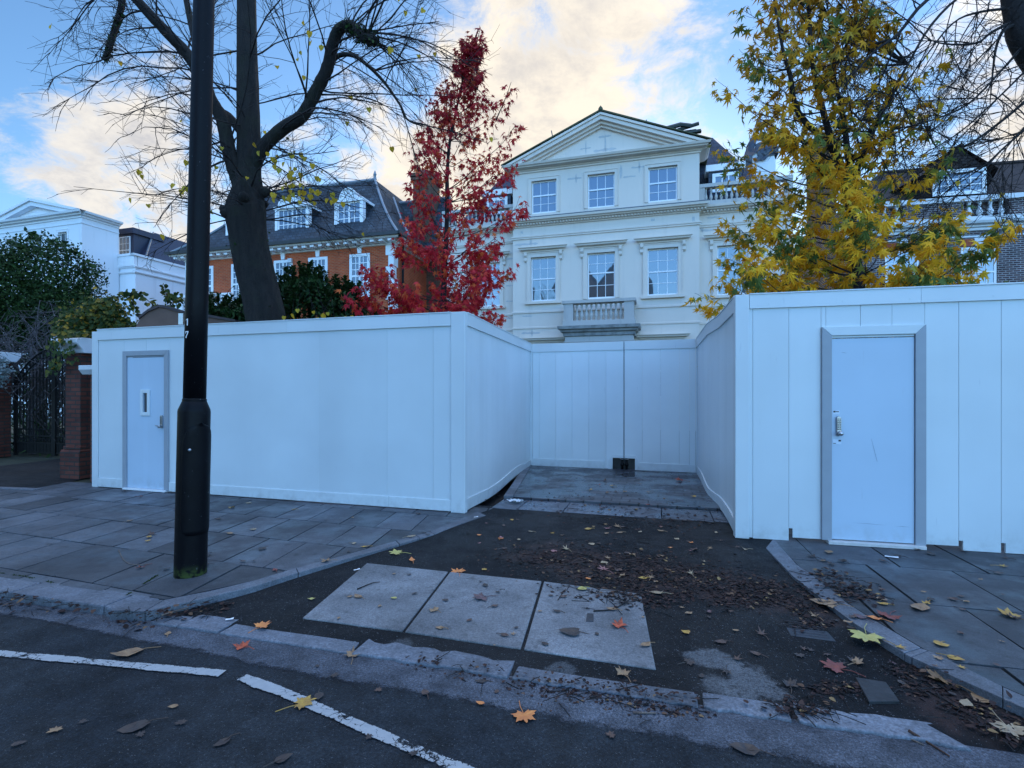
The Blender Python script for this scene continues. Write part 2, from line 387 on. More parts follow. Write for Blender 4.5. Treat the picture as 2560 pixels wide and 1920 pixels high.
M_brickbrown = brick('brown_brick', (.15, .075, .045), (.10, .052, .034), (.12, .09, .07), dirt=.4)
M_soldier = brick('red_brick_arch', (.36, .075, .035), (.28, .06, .03), (.20, .10, .07), bw=.075, rh=.23, ms=.008)
M_slate = brick('grey_green_slate', (.040, .060, .080), (.022, .034, .048), (.012, .015, .018), bw=.26, rh=.20, ms=.012, rough=.72, bump=.8, vary=.4)
M_slateblue = brick('blue_slate', (.045, .060, .092), (.034, .046, .072), (.016, .020, .028), bw=.30, rh=.20, ms=.010, rough=.42, bump=.6, vary=.3)
M_tile = brick('dark_clay_tile', (.050, .038, .034), (.032, .026, .026), (.010, .009, .010), bw=.17, rh=.105, ms=.012, rough=.8, bump=1., vary=.4)
M_lead = plain('lead_flashing', (.10, .125, .155), .5, .15, 3)
M_render = plain('brown_render', (.15, .095, .075), .9, .2, 2.2, bump=.5, bscale=30)
M_coping = stucco('white_coping', (.62, .65, .68), .08, .5)

def glass(name, inner, k=.55, wob=.018):
    n = newmat(name)
    n.put(n.b.inputs['Base Color'], n.mix(n.noise(n.c, .9, 3), tuple(x * .7 for x in inner), tuple(x * 1.25 for x in inner))); n.b.inputs['Roughness'].default_value = .3
    g = n.add('ShaderNodeBsdfGlossy'); g.inputs['Roughness'].default_value = .015; g.inputs['Color'].default_value = (.62, .70, .76, 1)
    nb = n.bump(n.noise(n.c, 1.6, 2), wob, .05); n.put(g.inputs['Normal'], nb)
    lw = n.add('ShaderNodeLayerWeight'); lw.inputs[0].default_value = .35
    mx = n.add('ShaderNodeMixShader'); n.put(mx.inputs[0], n.math('ADD', n.math('MULTIPLY', lw.outputs[0], .35), k, clamp=True))
    n.l.new(n.b.outputs[0], mx.inputs[1]); n.l.new(g.outputs[0], mx.inputs[2]); n.l.new(mx.outputs[0], n.o.inputs[0]); return n.m
M_glass = glass('window_glass', (.035, .06, .11), .09)
M_glasslow = glass('window_glass_clear', (.016, .022, .032), .13)
M_glassblind = glass('window_glass_curtained', (.16, .20, .26), .12)

def leafmat(name, cols, zgrad=None, trans=.35, rough=.5, nz=None):
    n = newmat(name)
    c = n.ramp(island(n), cols)
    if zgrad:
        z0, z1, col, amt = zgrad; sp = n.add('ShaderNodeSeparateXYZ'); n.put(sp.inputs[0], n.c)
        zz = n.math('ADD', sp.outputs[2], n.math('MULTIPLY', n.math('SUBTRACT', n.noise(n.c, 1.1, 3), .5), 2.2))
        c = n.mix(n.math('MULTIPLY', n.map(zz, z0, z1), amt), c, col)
    if nz:
        col, sc, lo, hi = nz
        c = n.mix(n.map(n.noise(n.c, sc, 3), lo, hi), c, col)
    n.put(n.b.inputs['Base Color'], c); n.b.inputs['Roughness'].default_value = rough; n.b.inputs['Specular IOR Level'].default_value = .15
    tr = n.add('ShaderNodeBsdfTranslucent'); n.put(tr.inputs[0], c); mx = n.add('ShaderNodeMixShader'); mx.inputs[0].default_value = trans
    n.l.new(n.b.outputs[0], mx.inputs[1]); n.l.new(tr.outputs[0], mx.inputs[2]); n.l.new(mx.outputs[0], n.o.inputs[0]); return n.m
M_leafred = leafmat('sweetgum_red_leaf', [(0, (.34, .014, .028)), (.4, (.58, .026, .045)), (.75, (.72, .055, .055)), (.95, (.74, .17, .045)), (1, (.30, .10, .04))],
                    zgrad=(5.2, 7.4, (.20, .012, .02), .5))  # upper leaves darkened: shade of the backlit crown put into the colour
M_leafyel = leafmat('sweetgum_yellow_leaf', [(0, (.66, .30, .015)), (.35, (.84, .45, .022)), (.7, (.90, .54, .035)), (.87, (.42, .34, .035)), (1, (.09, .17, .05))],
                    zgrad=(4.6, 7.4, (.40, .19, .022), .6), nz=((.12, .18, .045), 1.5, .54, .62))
M_leaflime = leafmat('lime_yellow_leaf', [(0, (.48, .32, .03)), (.7, (.66, .44, .04)), (1, (.34, .33, .05))])
M_leafivy = leafmat('dark_ivy_leaf', [(0, (.010, .026, .008)), (.6, (.022, .052, .014)), (.93, (.035, .075, .018)), (1, (.06, .10, .03))], trans=.12, rough=.65)
M_leaflaurel = leafmat('laurel_leaf', [(0, (.010, .030, .010)), (.6, (.020, .055, .017)), (1, (.05, .10, .03))], trans=.15, rough=.6)
M_leafclimb = leafmat('climber_leaf', [(0, (.02, .045, .014)), (.6, (.06, .085, .02)), (.86, (.16, .14, .03)), (1, (.45, .26, .03))], trans=.25)
M_leafpale = leafmat('pale_shrub_leaf', [(0, (.15, .20, .20)), (1, (.32, .40, .42))], trans=.2)
def bark(name, a, b, moss=None):
    n = newmat(name)
    f = n.noise(n.vmath('MULTIPLY', n.c, (14, 14, 3.2)), 1, 6, .7)
    c = n.mix(n.map(f, .3, .7), a, b)
    if moss: c = n.mix(n.math('MULTIPLY', n.map(n.noise(n.c, 3, 4), .48, .66), .6), c, moss)
    n.put(n.b.inputs['Base Color'], c); n.b.inputs['Roughness'].default_value = .9
    n.put(n.b.inputs['Normal'], n.bump(n.math('ADD', f, n.math('MULTIPLY', n.noise(n.c, 45, 4, .7), .4)), 1., .05)); return n.m
M_bark = bark('lime_bark', (.004, .004, .004), (.020, .0175, .0155), (.016, .020, .011))
M_barkdk = bark('dark_bark', (.008, .007, .008), (.028, .024, .024))
M_twiggrey = bark('grey_twig', (.05, .045, .05), (.14, .13, .14))
M_soil = plain('dark_wet_soil', (.010, .009, .009), .8, .4, 9, bump=1., bscale=30)
M_garden = plain('garden_soil_and_grass', (.022, .028, .014), .95, .4, 3, bump=.8)
# ---------------------------------------------------------------- ground, road, pavements
def flat(name, pts, z, mat):
    b = MB(); b.quad(*[(p[0], p[1], z) for p in pts]); return struct(b.build(name, mat))
flat('ground', [(-700, -700), (700, -700), (700, 900), (-700, 900)], -.30, M_garden)
flat('road', [ST(-90, -5.6), ST(90, -5.6), ST(90, 2.72), ST(-90, 2.72)], -.07, M_road)
b = MB(); b.prism([ST(-90, -9)[:2], ST(90, -9)[:2], ST(90, -5.6)[:2], ST(-90, -5.6)[:2]], -.25, 0, 'z'); struct(b.build('far_pavement', M_flagr))
# gutter strip
b = MB(); pts_o = []; pts_i = []
gt = [(-30, 2.46), (-4, 2.47), (-3.4, 2.44), (-2.9, 2.41), (-2.2, 2.38), (-1.5, 2.365), (-.7, 2.36), (.2, 2.34), (1, 2.35), (30, 2.35)]
s = -30.
while s < 30:
    step = .05 if -5 < s < 3 else .5
    t0 = interp(gt, s) + .022 * mnoise.noise((s * 1.4, 3, 0)) + .010 * mnoise.noise((s * 9, 1, 0))
    pts_o.append(ST(s, t0, -.066)); pts_i.append(ST(s, 2.70, -.0655)); s += step
for i in range(len(pts_o) - 1): b.quad(pts_o[i], pts_o[i + 1], pts_i[i + 1], pts_i[i])
go = struct(b.build('gutter', M_gutter, fix=False)); ul = go.data.uv_layers.new(name='UVMap')
for l in go.data.loops: ul.data[l.index].uv = (0, 0 if l.index % 4 < 2 else 1)
# tarmac crossover rising from the flush kerb to the threshold
def zt(t): 
    k = min(1, max(0, (t - 2.84) / 2.4)); return -.052 + .046 * k - .018 * min(1, max(0, (2.80 - t) / .08))
b = MB(); ns, ntt = 40, 42
grid = [[ST(lerp(-3.7, 3.6, i / ns), lerp(2.71, 6.46, j / ntt), zt(lerp(2.71, 6.46, j / ntt)) + .004 * mnoise.noise((i * .3, j * .3, 0))) for i in range(ns + 1)] for j in range(ntt + 1)]
for j in range(ntt):
    for i in range(ns): b.quad(grid[j][i], grid[j][i + 1], grid[j + 1][i + 1], grid[j + 1][i])
struct(b.build('crossover', M_tarmac, smooth=True, weld=True))

def stones(name, pairs, joints, mat, z1, z0=-.2, gap=.006, bev=.008, parent=None):
    """kerb stones between an outer and an inner edge; joints = indices where one stone ends"""
    b = MB(); a = 0
    for j in joints:
        o = [V(p[0]) for p in pairs[a:j + 1]]; i = [V(p[1]) for p in pairs[a:j + 1]]
        d = (o[1] - o[0]).normalized() * gap; e = (o[-1] - o[-2]).normalized() * gap
        o[0] = o[0] + d; i[0] = i[0] + d; o[-1] = o[-1] - e; i[-1] = i[-1] - e
        b.prism([(p[0], p[1]) for p in o + i[::-1]], z0, z1 + rnd(-.002, .002), 'z'); a = j
    return struct(b.build(name, mat, bevel=bev))
# raised granite kerb along the road, left of the crossover
S0 = -3.56
pr = []; s = -46
jl = []
while s < S0 - .1:
    pr.append((ST(s, 2.68), ST(s, 2.91))); s += .92
pr.append((ST(S0, 2.655), ST(S0 + .16, 2.89)))
stones('kerb', pr, list(range(1, len(pr))), M_granite, .0, bev=.014)
g = spot
KO = [g(272, 1526), g(362, 1528.7), g(500, 1499), g(640, 1465), g(745.6, 1431.7), g(870, 1396), g(998.8, 1360.8), g(1050, 1346), g(1087, 1334.8), g(1150, 1311), g(1215, 1288)]
KI = [g(318, 1507), g(411, 1500), g(525, 1478), g(640, 1450.5), g(740, 1420), g(864, 1386), g(990, 1352), g(1040, 1338), g(1074, 1329), g(1133, 1305), g(1194, 1279)]
stones('kerb', list(zip(KO, KI)), [1, 4, 6, 7, 8, 10], M_kerbthin, .002, gap=.003, bev=.005)
RO = [g(1915, 1370), g(1926, 1382.5), g(1981, 1440), g(2041, 1486.7), g(2099, 1531.6), g(2140, 1562), g(2261, 1633), g(2279, 1643), g(2380, 1690), g(2507, 1746), g(2560, 1769), ST(2.3, 2.80), ST(3.1, 2.70), ST(4.2, 2.68)]
RI = [g(1934, 1346), g(1943, 1356.5), g(1992, 1412), g(2066, 1464), g(2118, 1508), g(2163, 1537), g(2302, 1620), g(2322, 1627), g(2412, 1669), g(2506, 1716), g(2562, 1741), ST(2.36, 2.98), ST(3.12, 2.88), ST(4.2, 2.86)]
stones('kerb', list(zip(RO, RI)), [6, 7, 9, 12, 13], M_kerbthin, .002, gap=.0015, bev=.004)
pr = [(ST(4.2 + .92 * i, 2.68), ST(4.2 + .92 * i, 2.89)) for i in range(40)]
stones('kerb', pr, list(range(1, 40)), M_granite, .0, bev=.014)
# flush granite kerb across the crossover: rough broken stones
b = MB()
for s0, s1, t1 in [(-3.25, -3.03, 2.85), (-3.02, -2.70, 2.85), (-2.68, -1.745, 2.86), (-1.72, -.775, 2.83), (-.75, .19, 2.83), (.215, .60, 2.83), (.63, 1.29, 2.82)]:
    n = max(2, int((s1 - s0) / .06)); lo = []; hi = []
    for i in range(n + 1):
        ss = lerp(s0, s1, i / n); w_ = .022 if s0 > -1.8 else .008
        lo.append(ST(ss, 2.665 + rnd(-w_, w_) * .5)); hi.append(ST(ss + (.05 if i == n else 0) * (s1 > 1.2) * -2, t1 + rnd(-w_, w_)))
    b.prism([(p[0], p[1]) for p in lo + hi[::-1]], -.2, -.052 + rnd(-.003, .003), 'z')
struct(b.build('kerb', M_granite, bevel=.008))

# paved footways: separate slabs over a dark jointing bed, cut to the kerb line
def hull(ps):
    ps = sorted(ps, key=lambda p: (p.x, p.y)); res = []
    for seq in (ps, ps[::-1]):
        h = []
        for p in seq:
            while len(h) > 1 and (h[-1] - h[-2]).cross(p - h[-1]) <= 1e-9: h.pop()
            h.append(p)
        res += h[:-1]
    return res
def paving(name, region, org, ang1, ang2, w, d, mat, i0, i1, j0, j1, stag=.5, gap=.008):
    e1 = V((cos(R(ang1)), sin(R(ang1)))); e2 = V((cos(R(ang2)), sin(R(ang2)))); rg = hull([V(p[:2]) for p in region])
    b = MB(); c = sum(rg, V((0, 0))) / len(rg)
    for j in range(j0, j1):
        for i in range(i0, i1):
            o = V(org[:2]) + e1 * (w * (i + (stag if j % 2 else 0))) + e2 * (d * j)
            q_ = lambda: gap * rnd(.45, 1.5)
            p = [o + e1 * q_() + e2 * q_(), o + e1 * (w - q_()) + e2 * q_(), o + e1 * (w - q_()) + e2 * (d - q_()), o + e1 * q_() + e2 * (d - q_())]
            for k in range(len(rg)):
                q = rg[(k + 1) % len(rg)] - rg[k]; nn = V((-q.y, q.x)).normalized()
                if (c - rg[k]).dot(nn) < 0: nn = -nn
                p = clip(p, rg[k] + nn * .006, nn)
                if len(p) < 3: break
            if len(p) < 3: continue
            zz = rnd(-.003, .003); tx, ty = rnd(-.004, .004), rnd(-.004, .004)
            m = len(p); top = [(q.x, q.y, zz + tx * (q - o).dot(e1) + ty * (q - o).dot(e2)) for q in p]
            b.raw(top + [(q.x, q.y, -.06) for q in p], [tuple(range(m))] + [(k, (k + 1) % m, (k + 1) % m + m, k + m) for k in range(m)])
    struct(b.build(name, mat, bevel=.004))
    b = MB(); b.prism([(q.x, q.y) for q in rg], -.2, -.013, 'z'); struct(b.build('paving_bed', M_joint))
regL = [ST(-40, 2.915)] + [KI[1]] + [KI[3], KI[4], KI[6], KI[8], KI[9], KI[10]] + [ST(-2.02, 6.32), ST(-40, 6.32)]
paving('pavement', regL, ST(-3.3, 2.92), -19, 84, .455, .735, M_flag, -80, 30, -9, 24)
regR = [RI[0]] + [RI[1], RI[2], RI[3], RI[4], RI[5], RI[6], RI[8], RI[9], RI[10], RI[11], RI[12], RI[13]] + [ST(40, 2.90), ST(40, 6.2), ST(1.1, 6.2)]
paving('pavement', regR, ST(.55, 2.5), -15, 76, .62, .86, M_flagr, -12, 72, -4, 16, .42)

# three pale concrete slabs let into the crossover
c = [spot(753, 1540, -.03), spot(1009, 1573.5, -.03), spot(1306, 1617, -.03), spot(1644.6, 1668, -.03)]
f = [spot(915, 1410, -.03), spot(1123, 1432, -.03), spot(1357, 1456, -.03), spot(1606, 1487, -.03)]
b = MB()
for i in range(3):
    dx = (c[i + 1] - c[i]).normalized() * .010
    q = [c[i] + dx, c[i + 1] - dx, f[i + 1] - dx, f[i] + dx]
    b.raw([(p[0], p[1], zt(toST(p)[1]) + .010) for p in q] + [(p[0], p[1], -.2) for p in q], [(0, 1, 2, 3), (0, 4, 5, 1), (1, 5, 6, 2), (2, 6, 7, 3), (3, 7, 4, 0)])
struct(b.build('crossover_slabs', M_slab, bevel=.006))

# threshold stones and block-paved drive
b = MB()
for s0, s1 in [(-2.06, -1.72), (-1.71, -1.14), (-1.13, .04), (.05, .62), (.63, 1.12)]:
    b.prism([ST(s0, 6.36)[:2], ST(s1, 6.33)[:2], ST(s1, 6.93)[:2], ST(s0, 6.93)[:2]], -.2, -.001 + rnd(-.002, .002), 'z')
struct(b.build('threshold_stones', M_thresh, bevel=.006))
L0, L1, GL, GR = V((-6.61, 8.17)), V((-.579, 6.356)), V((.367, 10.40)), V((3.365, 9.41))
RW = [V((2.30, 5.30)), V((2.36, 5.52)), V((2.67, 6.66)), V((2.81, 7.42)), V((3.365, 9.41))]
R0, R1 = V((2.28, 5.27)), V((4.65, 4.707))
ed = [V(ST(-1.94, 6.95)[:2]), V((.42, 10.6))]
b = MB(); b.prism([tuple(ed[0]), tuple(ST(1.25, 6.95)[:2]), (3.5, 9.6), (3.4, 10.2), tuple(ed[1])], -.2, .030, 'z'); struct(b.build('driveway', M_paver, bevel=.008))
# long edging kerb and the bare soil between it and the boards
dirv = (ed[1] - ed[0]).normalized(); nv = V((-dirv.y, dirv.x)) * .13
b = MB(); L = (ed[1] - ed[0]).length; k = 0
while k < L - .1:
    p0 = ed[0] + dirv * k - dirv * (.0 if k else .0); p1 = ed[0] + dirv * min(L, k + .62)
    b.prism([tuple(p0), tuple(p1 - dirv * .008), tuple(p1 - dirv * .008 + nv), tuple(p0 + nv)], -.2, .042 + rnd(-.004, .004), 'z'); k += .62
struct(b.build('driveway_edging', M_kerbthin, bevel=.006))
struct(MB().prism([ST(-2.6, 6.3)[:2], ST(-1.7, 6.5)[:2], (.5, 10.6), (.1, 10.6)], -.26, -.16, 'z').build('planting_pit', M_soil))
v2 = V((sin(SA), cos(SA))) * 70
gd = MB()
for poly in ([ST(-90, 6.3)[:2], L0, L1, GL, GL + v2, V(ST(-90, 80)[:2])], [GR] + RW[::-1] + [R1, ST(90, 6.2)[:2], ST(90, 80)[:2], GR + v2], [GL, GR, GR + v2, GL + v2]):
    gd.quad(*[(p[0], p[1], -.012) for p in poly])
struct(gd.build('garden', M_garden))
# asphalt entrance in front of the iron gates on the far left, with a strip of moss
b = MB(); b.quad(*[(p[0], p[1], .006) for p in (ST(-12.6, 5.4), ST(-9.3, 5.75), ST(-10.0, 9.2), ST(-13.0, 9.2))]); struct(b.build('entrance_apron', M_tarmac))
b = MB(); b.prism([ST(-14, 9.0)[:2], ST(-9.2, 8.7)[:2], ST(-9.2, 9.3)[:2], ST(-14, 9.6)[:2]], -.1, .06, 'z'); struct(b.build('moss_strip', plain('moss_and_soil', (.05, .055, .035), .95, .5, 5, bump=.8)))
b = MB(); b.prism([ST(-12.6, 5.25)[:2], ST(-9.1, 5.6)[:2], ST(-9.1, 5.72)[:2], ST(-12.6, 5.37)[:2]], -.1, .012, 'z'); struct(b.build('entrance_edging', M_kerbthin))

# painted bay lines, worn
def line(pts, w):
    vs = []; fs = []; uvs = []; L = 0
    pts = [V(p) for p in pts]
    for i, p in enumerate(pts):
        d = (pts[min(i + 1, len(pts) - 1)] - pts[max(i - 1, 0)]).normalized(); nn = V((-d.y, d.x, 0)) * w / 2
        if i: L += (p - pts[i - 1]).length
        vs += [p + nn, p - nn]; uvs += [(L, 1), (L, 0)]
    for i in range(len(pts) - 1): fs.append((2 * i, 2 * i + 1, 2 * i + 3, 2 * i + 2))
    return vs, fs, uvs
def road_line(name, pts, w):
    me = bpy.data.meshes.new(name); vs, fs, uvs = line(pts, w); me.from_pydata([tuple(p) for p in vs], [], fs)
    ul = me.uv_layers.new(name='UVMap')
    for l in me.loops: ul.data[l.index].uv = uvs[l.vertex_index]
    me.materials.append(M_line); o = bpy.data.objects.new(name, me); COL.objects.link(o); return struct(o)
zl = -.062
road_line('road_markings', [spot(-900, 1546, zl), spot(0, 1633, zl), spot(250, 1655, zl), spot(556, 1683, zl)], .085)
road_line('road_markings', [spot(605, 1692, zl), spot(712, 1731, zl), spot(955, 1838, zl), spot(1130, 1912, zl), spot(1330, 2000, zl), spot(2000, 2330, zl)], .085)
# ---------------------------------------------------------------- site hoarding
def along(O, ang, px):                 # distance along a wall that starts at O and runs at -ang degrees, for a picture column px
    a = R(ang); k = (px - 1280) / 1296; vx, vy = sin(a), cos(a)
    Y = (O[0] * vx + O[1] * vy) / (k * vx + vy); return (k * Y - O[0]) * cos(a) - (Y - O[1]) * sin(a)
H = 2.46
def screws(b, x0, x1, y, z):
    x = x0
    while x < x1: b.lathe([(.0065, 0), (.0065, .001), (.004, .002)], (0, 0, 0), 8); n = len(b.v) - 24; b.v[n:] = [(x + q[0], y - q[2], z + rnd(-.001, .001) + q[1]) for q in b.v[n:]]; x += rnd(.52, .68)
def boards(b, xs, z0, z1, y=0., th=.02, wob=.0015, gap=.0016):
    for x0, x1 in zip(xs, xs[1:]):
        d = rnd(-wob, wob); zb = z0(x0) if callable(z0) else z0
        b.box(x0 + gap, x1 - gap, y + d, y + th + d, zb, z1)
def mitred_frame(b, x0, x1, zt_, zb, w, y0, y1):
    b.prism([(x0, zb), (x0 + w, zb), (x0 + w, zt_ - w), (x0, zt_)], y0, y1, 'y')
    b.prism([(x1, zb), (x1, zt_), (x1 - w, zt_ - w), (x1 - w, zb)], y0, y1, 'y')
def site_door(root, x0, x1, zt_, zb, w, lock_x, lock_z, vision=None):
    b = MB(); mitred_frame(b, x0, x1, zt_, zb, w, -.030, .004); b.build('door_frame', M_doorframe, root, bevel=.004)
    b = MB(); b.prism([(x0, zt_), (x1, zt_), (x1 - w, zt_ - w), (x0 + w, zt_ - w)], -.030, .004, 'y'); b.box(x0 + w, x1 - w, -.012, .01, zt_ - w - .022, zt_ - w - .001); b.build('door_frame', M_trim if not vision else M_doorframe, root, bevel=.004)
    d = MB()
    d0, d1, dt = x0 + w + .004, x1 - w - .004, zt_ - w - .028
    if vision:
        vx0, vx1, vz0, vz1 = vision
        for a_, b_, c_, e_ in ((d0, vx0, zb + .012, dt), (vx1, d1, zb + .012, dt), (vx0, vx1, zb + .012, vz0), (vx0, vx1, vz1, dt)): d.box(a_, b_, -.010, .028, c_, e_)
    else: d.box(d0, d1, -.010, .028, zb + .012, dt)
    door = d.build('door', M_door, root)
    if vision:
        f = MB(); m = .052
        for a_, b_, c_, e_ in ((vx0 - m, vx0, vz0 - m, vz1 + m), (vx1, vx1 + m, vz0 - m, vz1 + m), (vx0, vx1, vz0 - m, vz0), (vx0, vx1, vz1, vz1 + m)): f.box(a_, b_, -.026, -.0105, c_, e_)
        f.build('vision_panel_frame', M_trim, door, bevel=.003)
        MB().box(vx0, vx1, .004, .010, vz0, vz1).build('pane', M_visglass, door)
    k = MB(); lw = .042
    k.prism([(lock_x - lw / 2, lock_z + .10), (lock_x - lw / 2 + .012, lock_z + .115), (lock_x + lw / 2 - .012, lock_z + .115), (lock_x + lw / 2, lock_z + .10), (lock_x + lw / 2, lock_z - .06), (lock_x + lw / 2 - .014, lock_z - .08), (lock_x - lw / 2 + .014, lock_z - .08), (lock_x - lw / 2, lock_z - .06)], -.034, -.0105, 'y')
    lk = k.build('keypad_lock', M_steel, door, bevel=.004)
    bt = MB()
    for i in range(7):
        for j in (-.009, .009): bt.box(lock_x + j - .005, lock_x + j + .005, -.039, -.0345, lock_z + .082 - i * .0165, lock_z + .092 - i * .0165)
    bt.build('keypad_buttons', M_darkmetal, door)
    kn = MB(); kn.tube([(lock_x + .004, -.034, lock_z - .052), (lock_x + .004, -.052, lock_z - .052), (lock_x + .004, -.060, lock_z - .052), (lock_x + .004, -.078, lock_z - .052)], [.012, .012, .024, .020], 14)
    if vision: kn.box(lock_x - .085, lock_x, -.058, -.046, lock_z - .047, lock_z - .035)
    kn.build('door_knob', M_steel, door, smooth=True)
    return door
M_visglass = glass('door_window_glass', (.02, .02, .025), .12)

# left front
aL = 16.73; rt = thing('hoarding', 'long white hoarding behind the lamp post, with a windowed door', 'hoarding', (L0.x, L0.y, 0), -R(aL))
X = lambda px: along(L0, aL, px)
xl = (L1 - L0).length; d0, d1 = X(310.5), X(423.5); dz = 1.46 + (985 - 878) / 1296 * 7.93
b = MB(); xs = [.135, d0]
boards(b, xs, .02, 2.38); boards(b, [d0, (d0 + d1) / 2, d1], dz - .01, 2.38); boards(b, [d1] + [X(797), X(968)], .02, 2.38, wob=.0003, gap=.0004); boards(b, [X(968), X(1083), xl - .175], .02, 2.38)
b.build('boarding', M_board, rt)
b = MB(); b.box(.13, X(720), -.022, .05, H - .157, H); b.box(X(720) + .002, xl - .178, -.022, .05, H - .157, H - .001); b.box(.13, xl - .178, -.030, .058, H + .001, H + .014); screws(b, .25, xl - .3, -.0225, H - .11); b.build('cap_rail', M_trim, rt, bevel=.004)
b = MB()
for x0, x1 in ((.135, d0 - .002), (d1 + .002, X(973)), (X(973) + .003, xl - .178)): b.box(x0, x1, -.016, .0, .012, .15)
b.build('skirting', M_trim, rt, bevel=.004)
b = MB(); b.box(.0, .13, -.012, .10, .0, H - .02); b.build('end_post', M_trim, rt, bevel=.004)
b = MB(); b.box(xl - .176, xl + .012, -.024, .06, .0, H + .01); b.build('corner_post', M_trim, rt, bevel=.005)
v0, v1 = X(361.8), X(370.8)
site_door(rt, d0, d1, dz, .02, .075, X(407.5), 1.03, vision=(X(360.2), X(371), 1.185, 1.475))
b = MB(); b.box(d0 + .03, d1 - .03, -.05, .02, .003, .028); b.build('door_sill', M_whitepaint, rt)

# right front
aR = 13.35; rt = thing('hoarding', 'tall white hoarding under the yellow tree, with a windowless door', 'hoarding', (R0.x, R0.y, 0), -R(aR))
X = lambda px: along(R0, aR, px)
xr = 9.0; d0, d1 = X(2052.5), X(2312); Yd = 5.06; dz = 2.115
b = MB()
cols = [X(1882), X(1974), d0]
def stepped(b, x0, x1, zb, notch=False):
    d = rnd(-.0015, .0015)
    if notch: b.prism([(x0 + .0016, zb + .09), (x0 + .035, zb + .09), (x0 + .035, zb), (x1 - .0016, zb), (x1 - .0016, 2.38), (x0 + .0016, 2.38)], d, .02 + d, 'y')
    else: b.box(x0 + .0016, x1 - .0016, d, .02 + d, zb, 2.38)
stepped(b, X(1873) - .006, X(1882), .012); stepped(b, X(1882), X(1972), .004); stepped(b, X(1972), d0, .035, True)
boards(b, [d0, X(2064.6), X(2151), X(2230), d1], dz - .01, 2.38)
stepped(b, d1, X(2397), .045); stepped(b, X(2397), X(2503), .006, True); stepped(b, X(2503), X(2600), .006, True)
x = X(2600)
while x < xr - .1: stepped(b, x, x + .6, .006); x += .6
b.build('boarding', M_board, rt)
b = MB(); b.box(X(1873), X(2300), -.020, .05, H - .140, H); b.box(X(2300) + .002, xr, -.020, .05, H - .140, H - .001); b.box(X(1873), xr, -.028, .058, H + .001, H + .013); screws(b, .3, xr - .3, -.0205, H - .10); b.build('cap_rail', M_trim, rt, bevel=.004)
b = MB(); b.box(-.014, X(1873) - .003, -.024, .09, .0, H + .004); b.build('corner_post', M_trim, rt, bevel=.006)
door = site_door(rt, d0, d1, dz, .035, .088, X(2094.5), 1.13)
b = MB(); b.box(d0 + .05, d1 - .01, -.060, .03, .002, .036); b.build('door_sill', M_wood, rt, bevel=.004)
b = MB()                                                        # lock stickers: pale labels with small dark print
lx = X(2094.5); sm_ = [plain('sticker_pale', (.62, .70, .80), .5, .02), plain('sticker_print', (.02, .025, .035), .5, .02)]
b.box(lx - .046, lx + .012, -.0112, -.0105, 1.262, 1.300); b.cur = 1; b.box(lx - .043, lx - .024, -.0122, -.0115, 1.280, 1.296); b.box(lx - .022, lx + .006, -.0122, -.0115, 1.284, 1.292); b.build('sticker', sm_, door)
b = MB(); b.box(lx - .046, lx + .026, -.0112, -.0105, .972, 1.018); b.cur = 1; b.box(lx + .002, lx + .024, -.0122, -.0115, .998, 1.014); b.box(lx - .044, lx - .020, -.0122, -.0115, .976, .982); b.build('sticker', sm_, door)
M_scuff = plain('scuff_grey', (.22, .30, .40), .6, .1)
for x, z, l, an in ((X(2184), .92, .22, 1.35), (X(2108), 1.86, .05, .15), (X(2170), .21, .30, .03), (X(2255), .20, .12, .02)):
    b = MB(); b.prism([(x - cos(an) * l / 2, z + sin(an) * l / 2), (x + cos(an) * l / 2, z - sin(an) * l / 2), (x + cos(an) * l / 2 + .004, z - sin(an) * l / 2), (x + .003, z + .004), (x - cos(an) * l / 2 + .002, z + sin(an) * l / 2)], -.0112, -.0104, 'y'); b.build('scratch', M_scuff, door)

# side returns running back to the gates
def ret(name, label, pts, side, joints, wav):
    rt = thing(name, label, 'hoarding', (pts[0].x, pts[0].y, 0), 0)
    bb, cp, sk = MB(), MB(), MB(); P = [p - pts[0] for p in pts]
    L = [0]
    for a_, c_ in zip(P, P[1:]): L.append(L[-1] + (c_ - a_).length)
    def pos(x):
        for i in range(len(P) - 1):
            if x <= L[i + 1] or i == len(P) - 2:
                d = (P[i + 1] - P[i]).normalized(); return P[i] + d * (x - L[i]), V((-d.y, d.x)) * side
    def strip(b, x0, x1, o0, o1, za, zb, n=1):
        for k in range(n):
            p, n0 = pos(lerp(x0, x1, k / n)); q, n1 = pos(lerp(x0, x1, (k + 1) / n)); 
            za0, za1 = (za(lerp(x0, x1, k / n)), za(lerp(x0, x1, (k + 1) / n))) if callable(za) else (za, za)
            zb0, zb1 = (zb(lerp(x0, x1, k / n)), zb(lerp(x0, x1, (k + 1) / n))) if callable(zb) else (zb, zb)
            vs = []
            for pp, nn, z_ in ((p, n0, (za0, zb0)), (q, n1, (za1, zb1))):
                for o in (o0, o1): vs += [(*(pp + nn * o), z_[0]), (*(pp + nn * o), z_[1])]
            b.raw(vs, [(0, 1, 3, 2), (4, 6, 7, 5), (0, 4, 5, 1), (2, 3, 7, 6), (0, 2, 6, 4), (1, 5, 7, 3)])
    T = L[-1]; js = [j * T for j in joints]
    for x0, x1 in zip(js, js[1:]): strip(bb, x0 + .0015, x1 - .0015, -.02 + rnd(-.001, .001), 0, .01, 2.36, 3)
    strip(cp, .03, T, 0, .02, H - .15, H, 16); strip(cp, .03, T, -.04, .026, H + .001, H + .013, 16)
    strip(sk, .03, T, 0, .016, lambda x: .012 + wav(x), lambda x: .15 + wav(x), 24)
    bb.build('boarding', M_boardg, rt); cp.build('cap_rail', M_trim, rt, weld=True); sk.build('skirting', M_trim, rt, weld=True); return rt
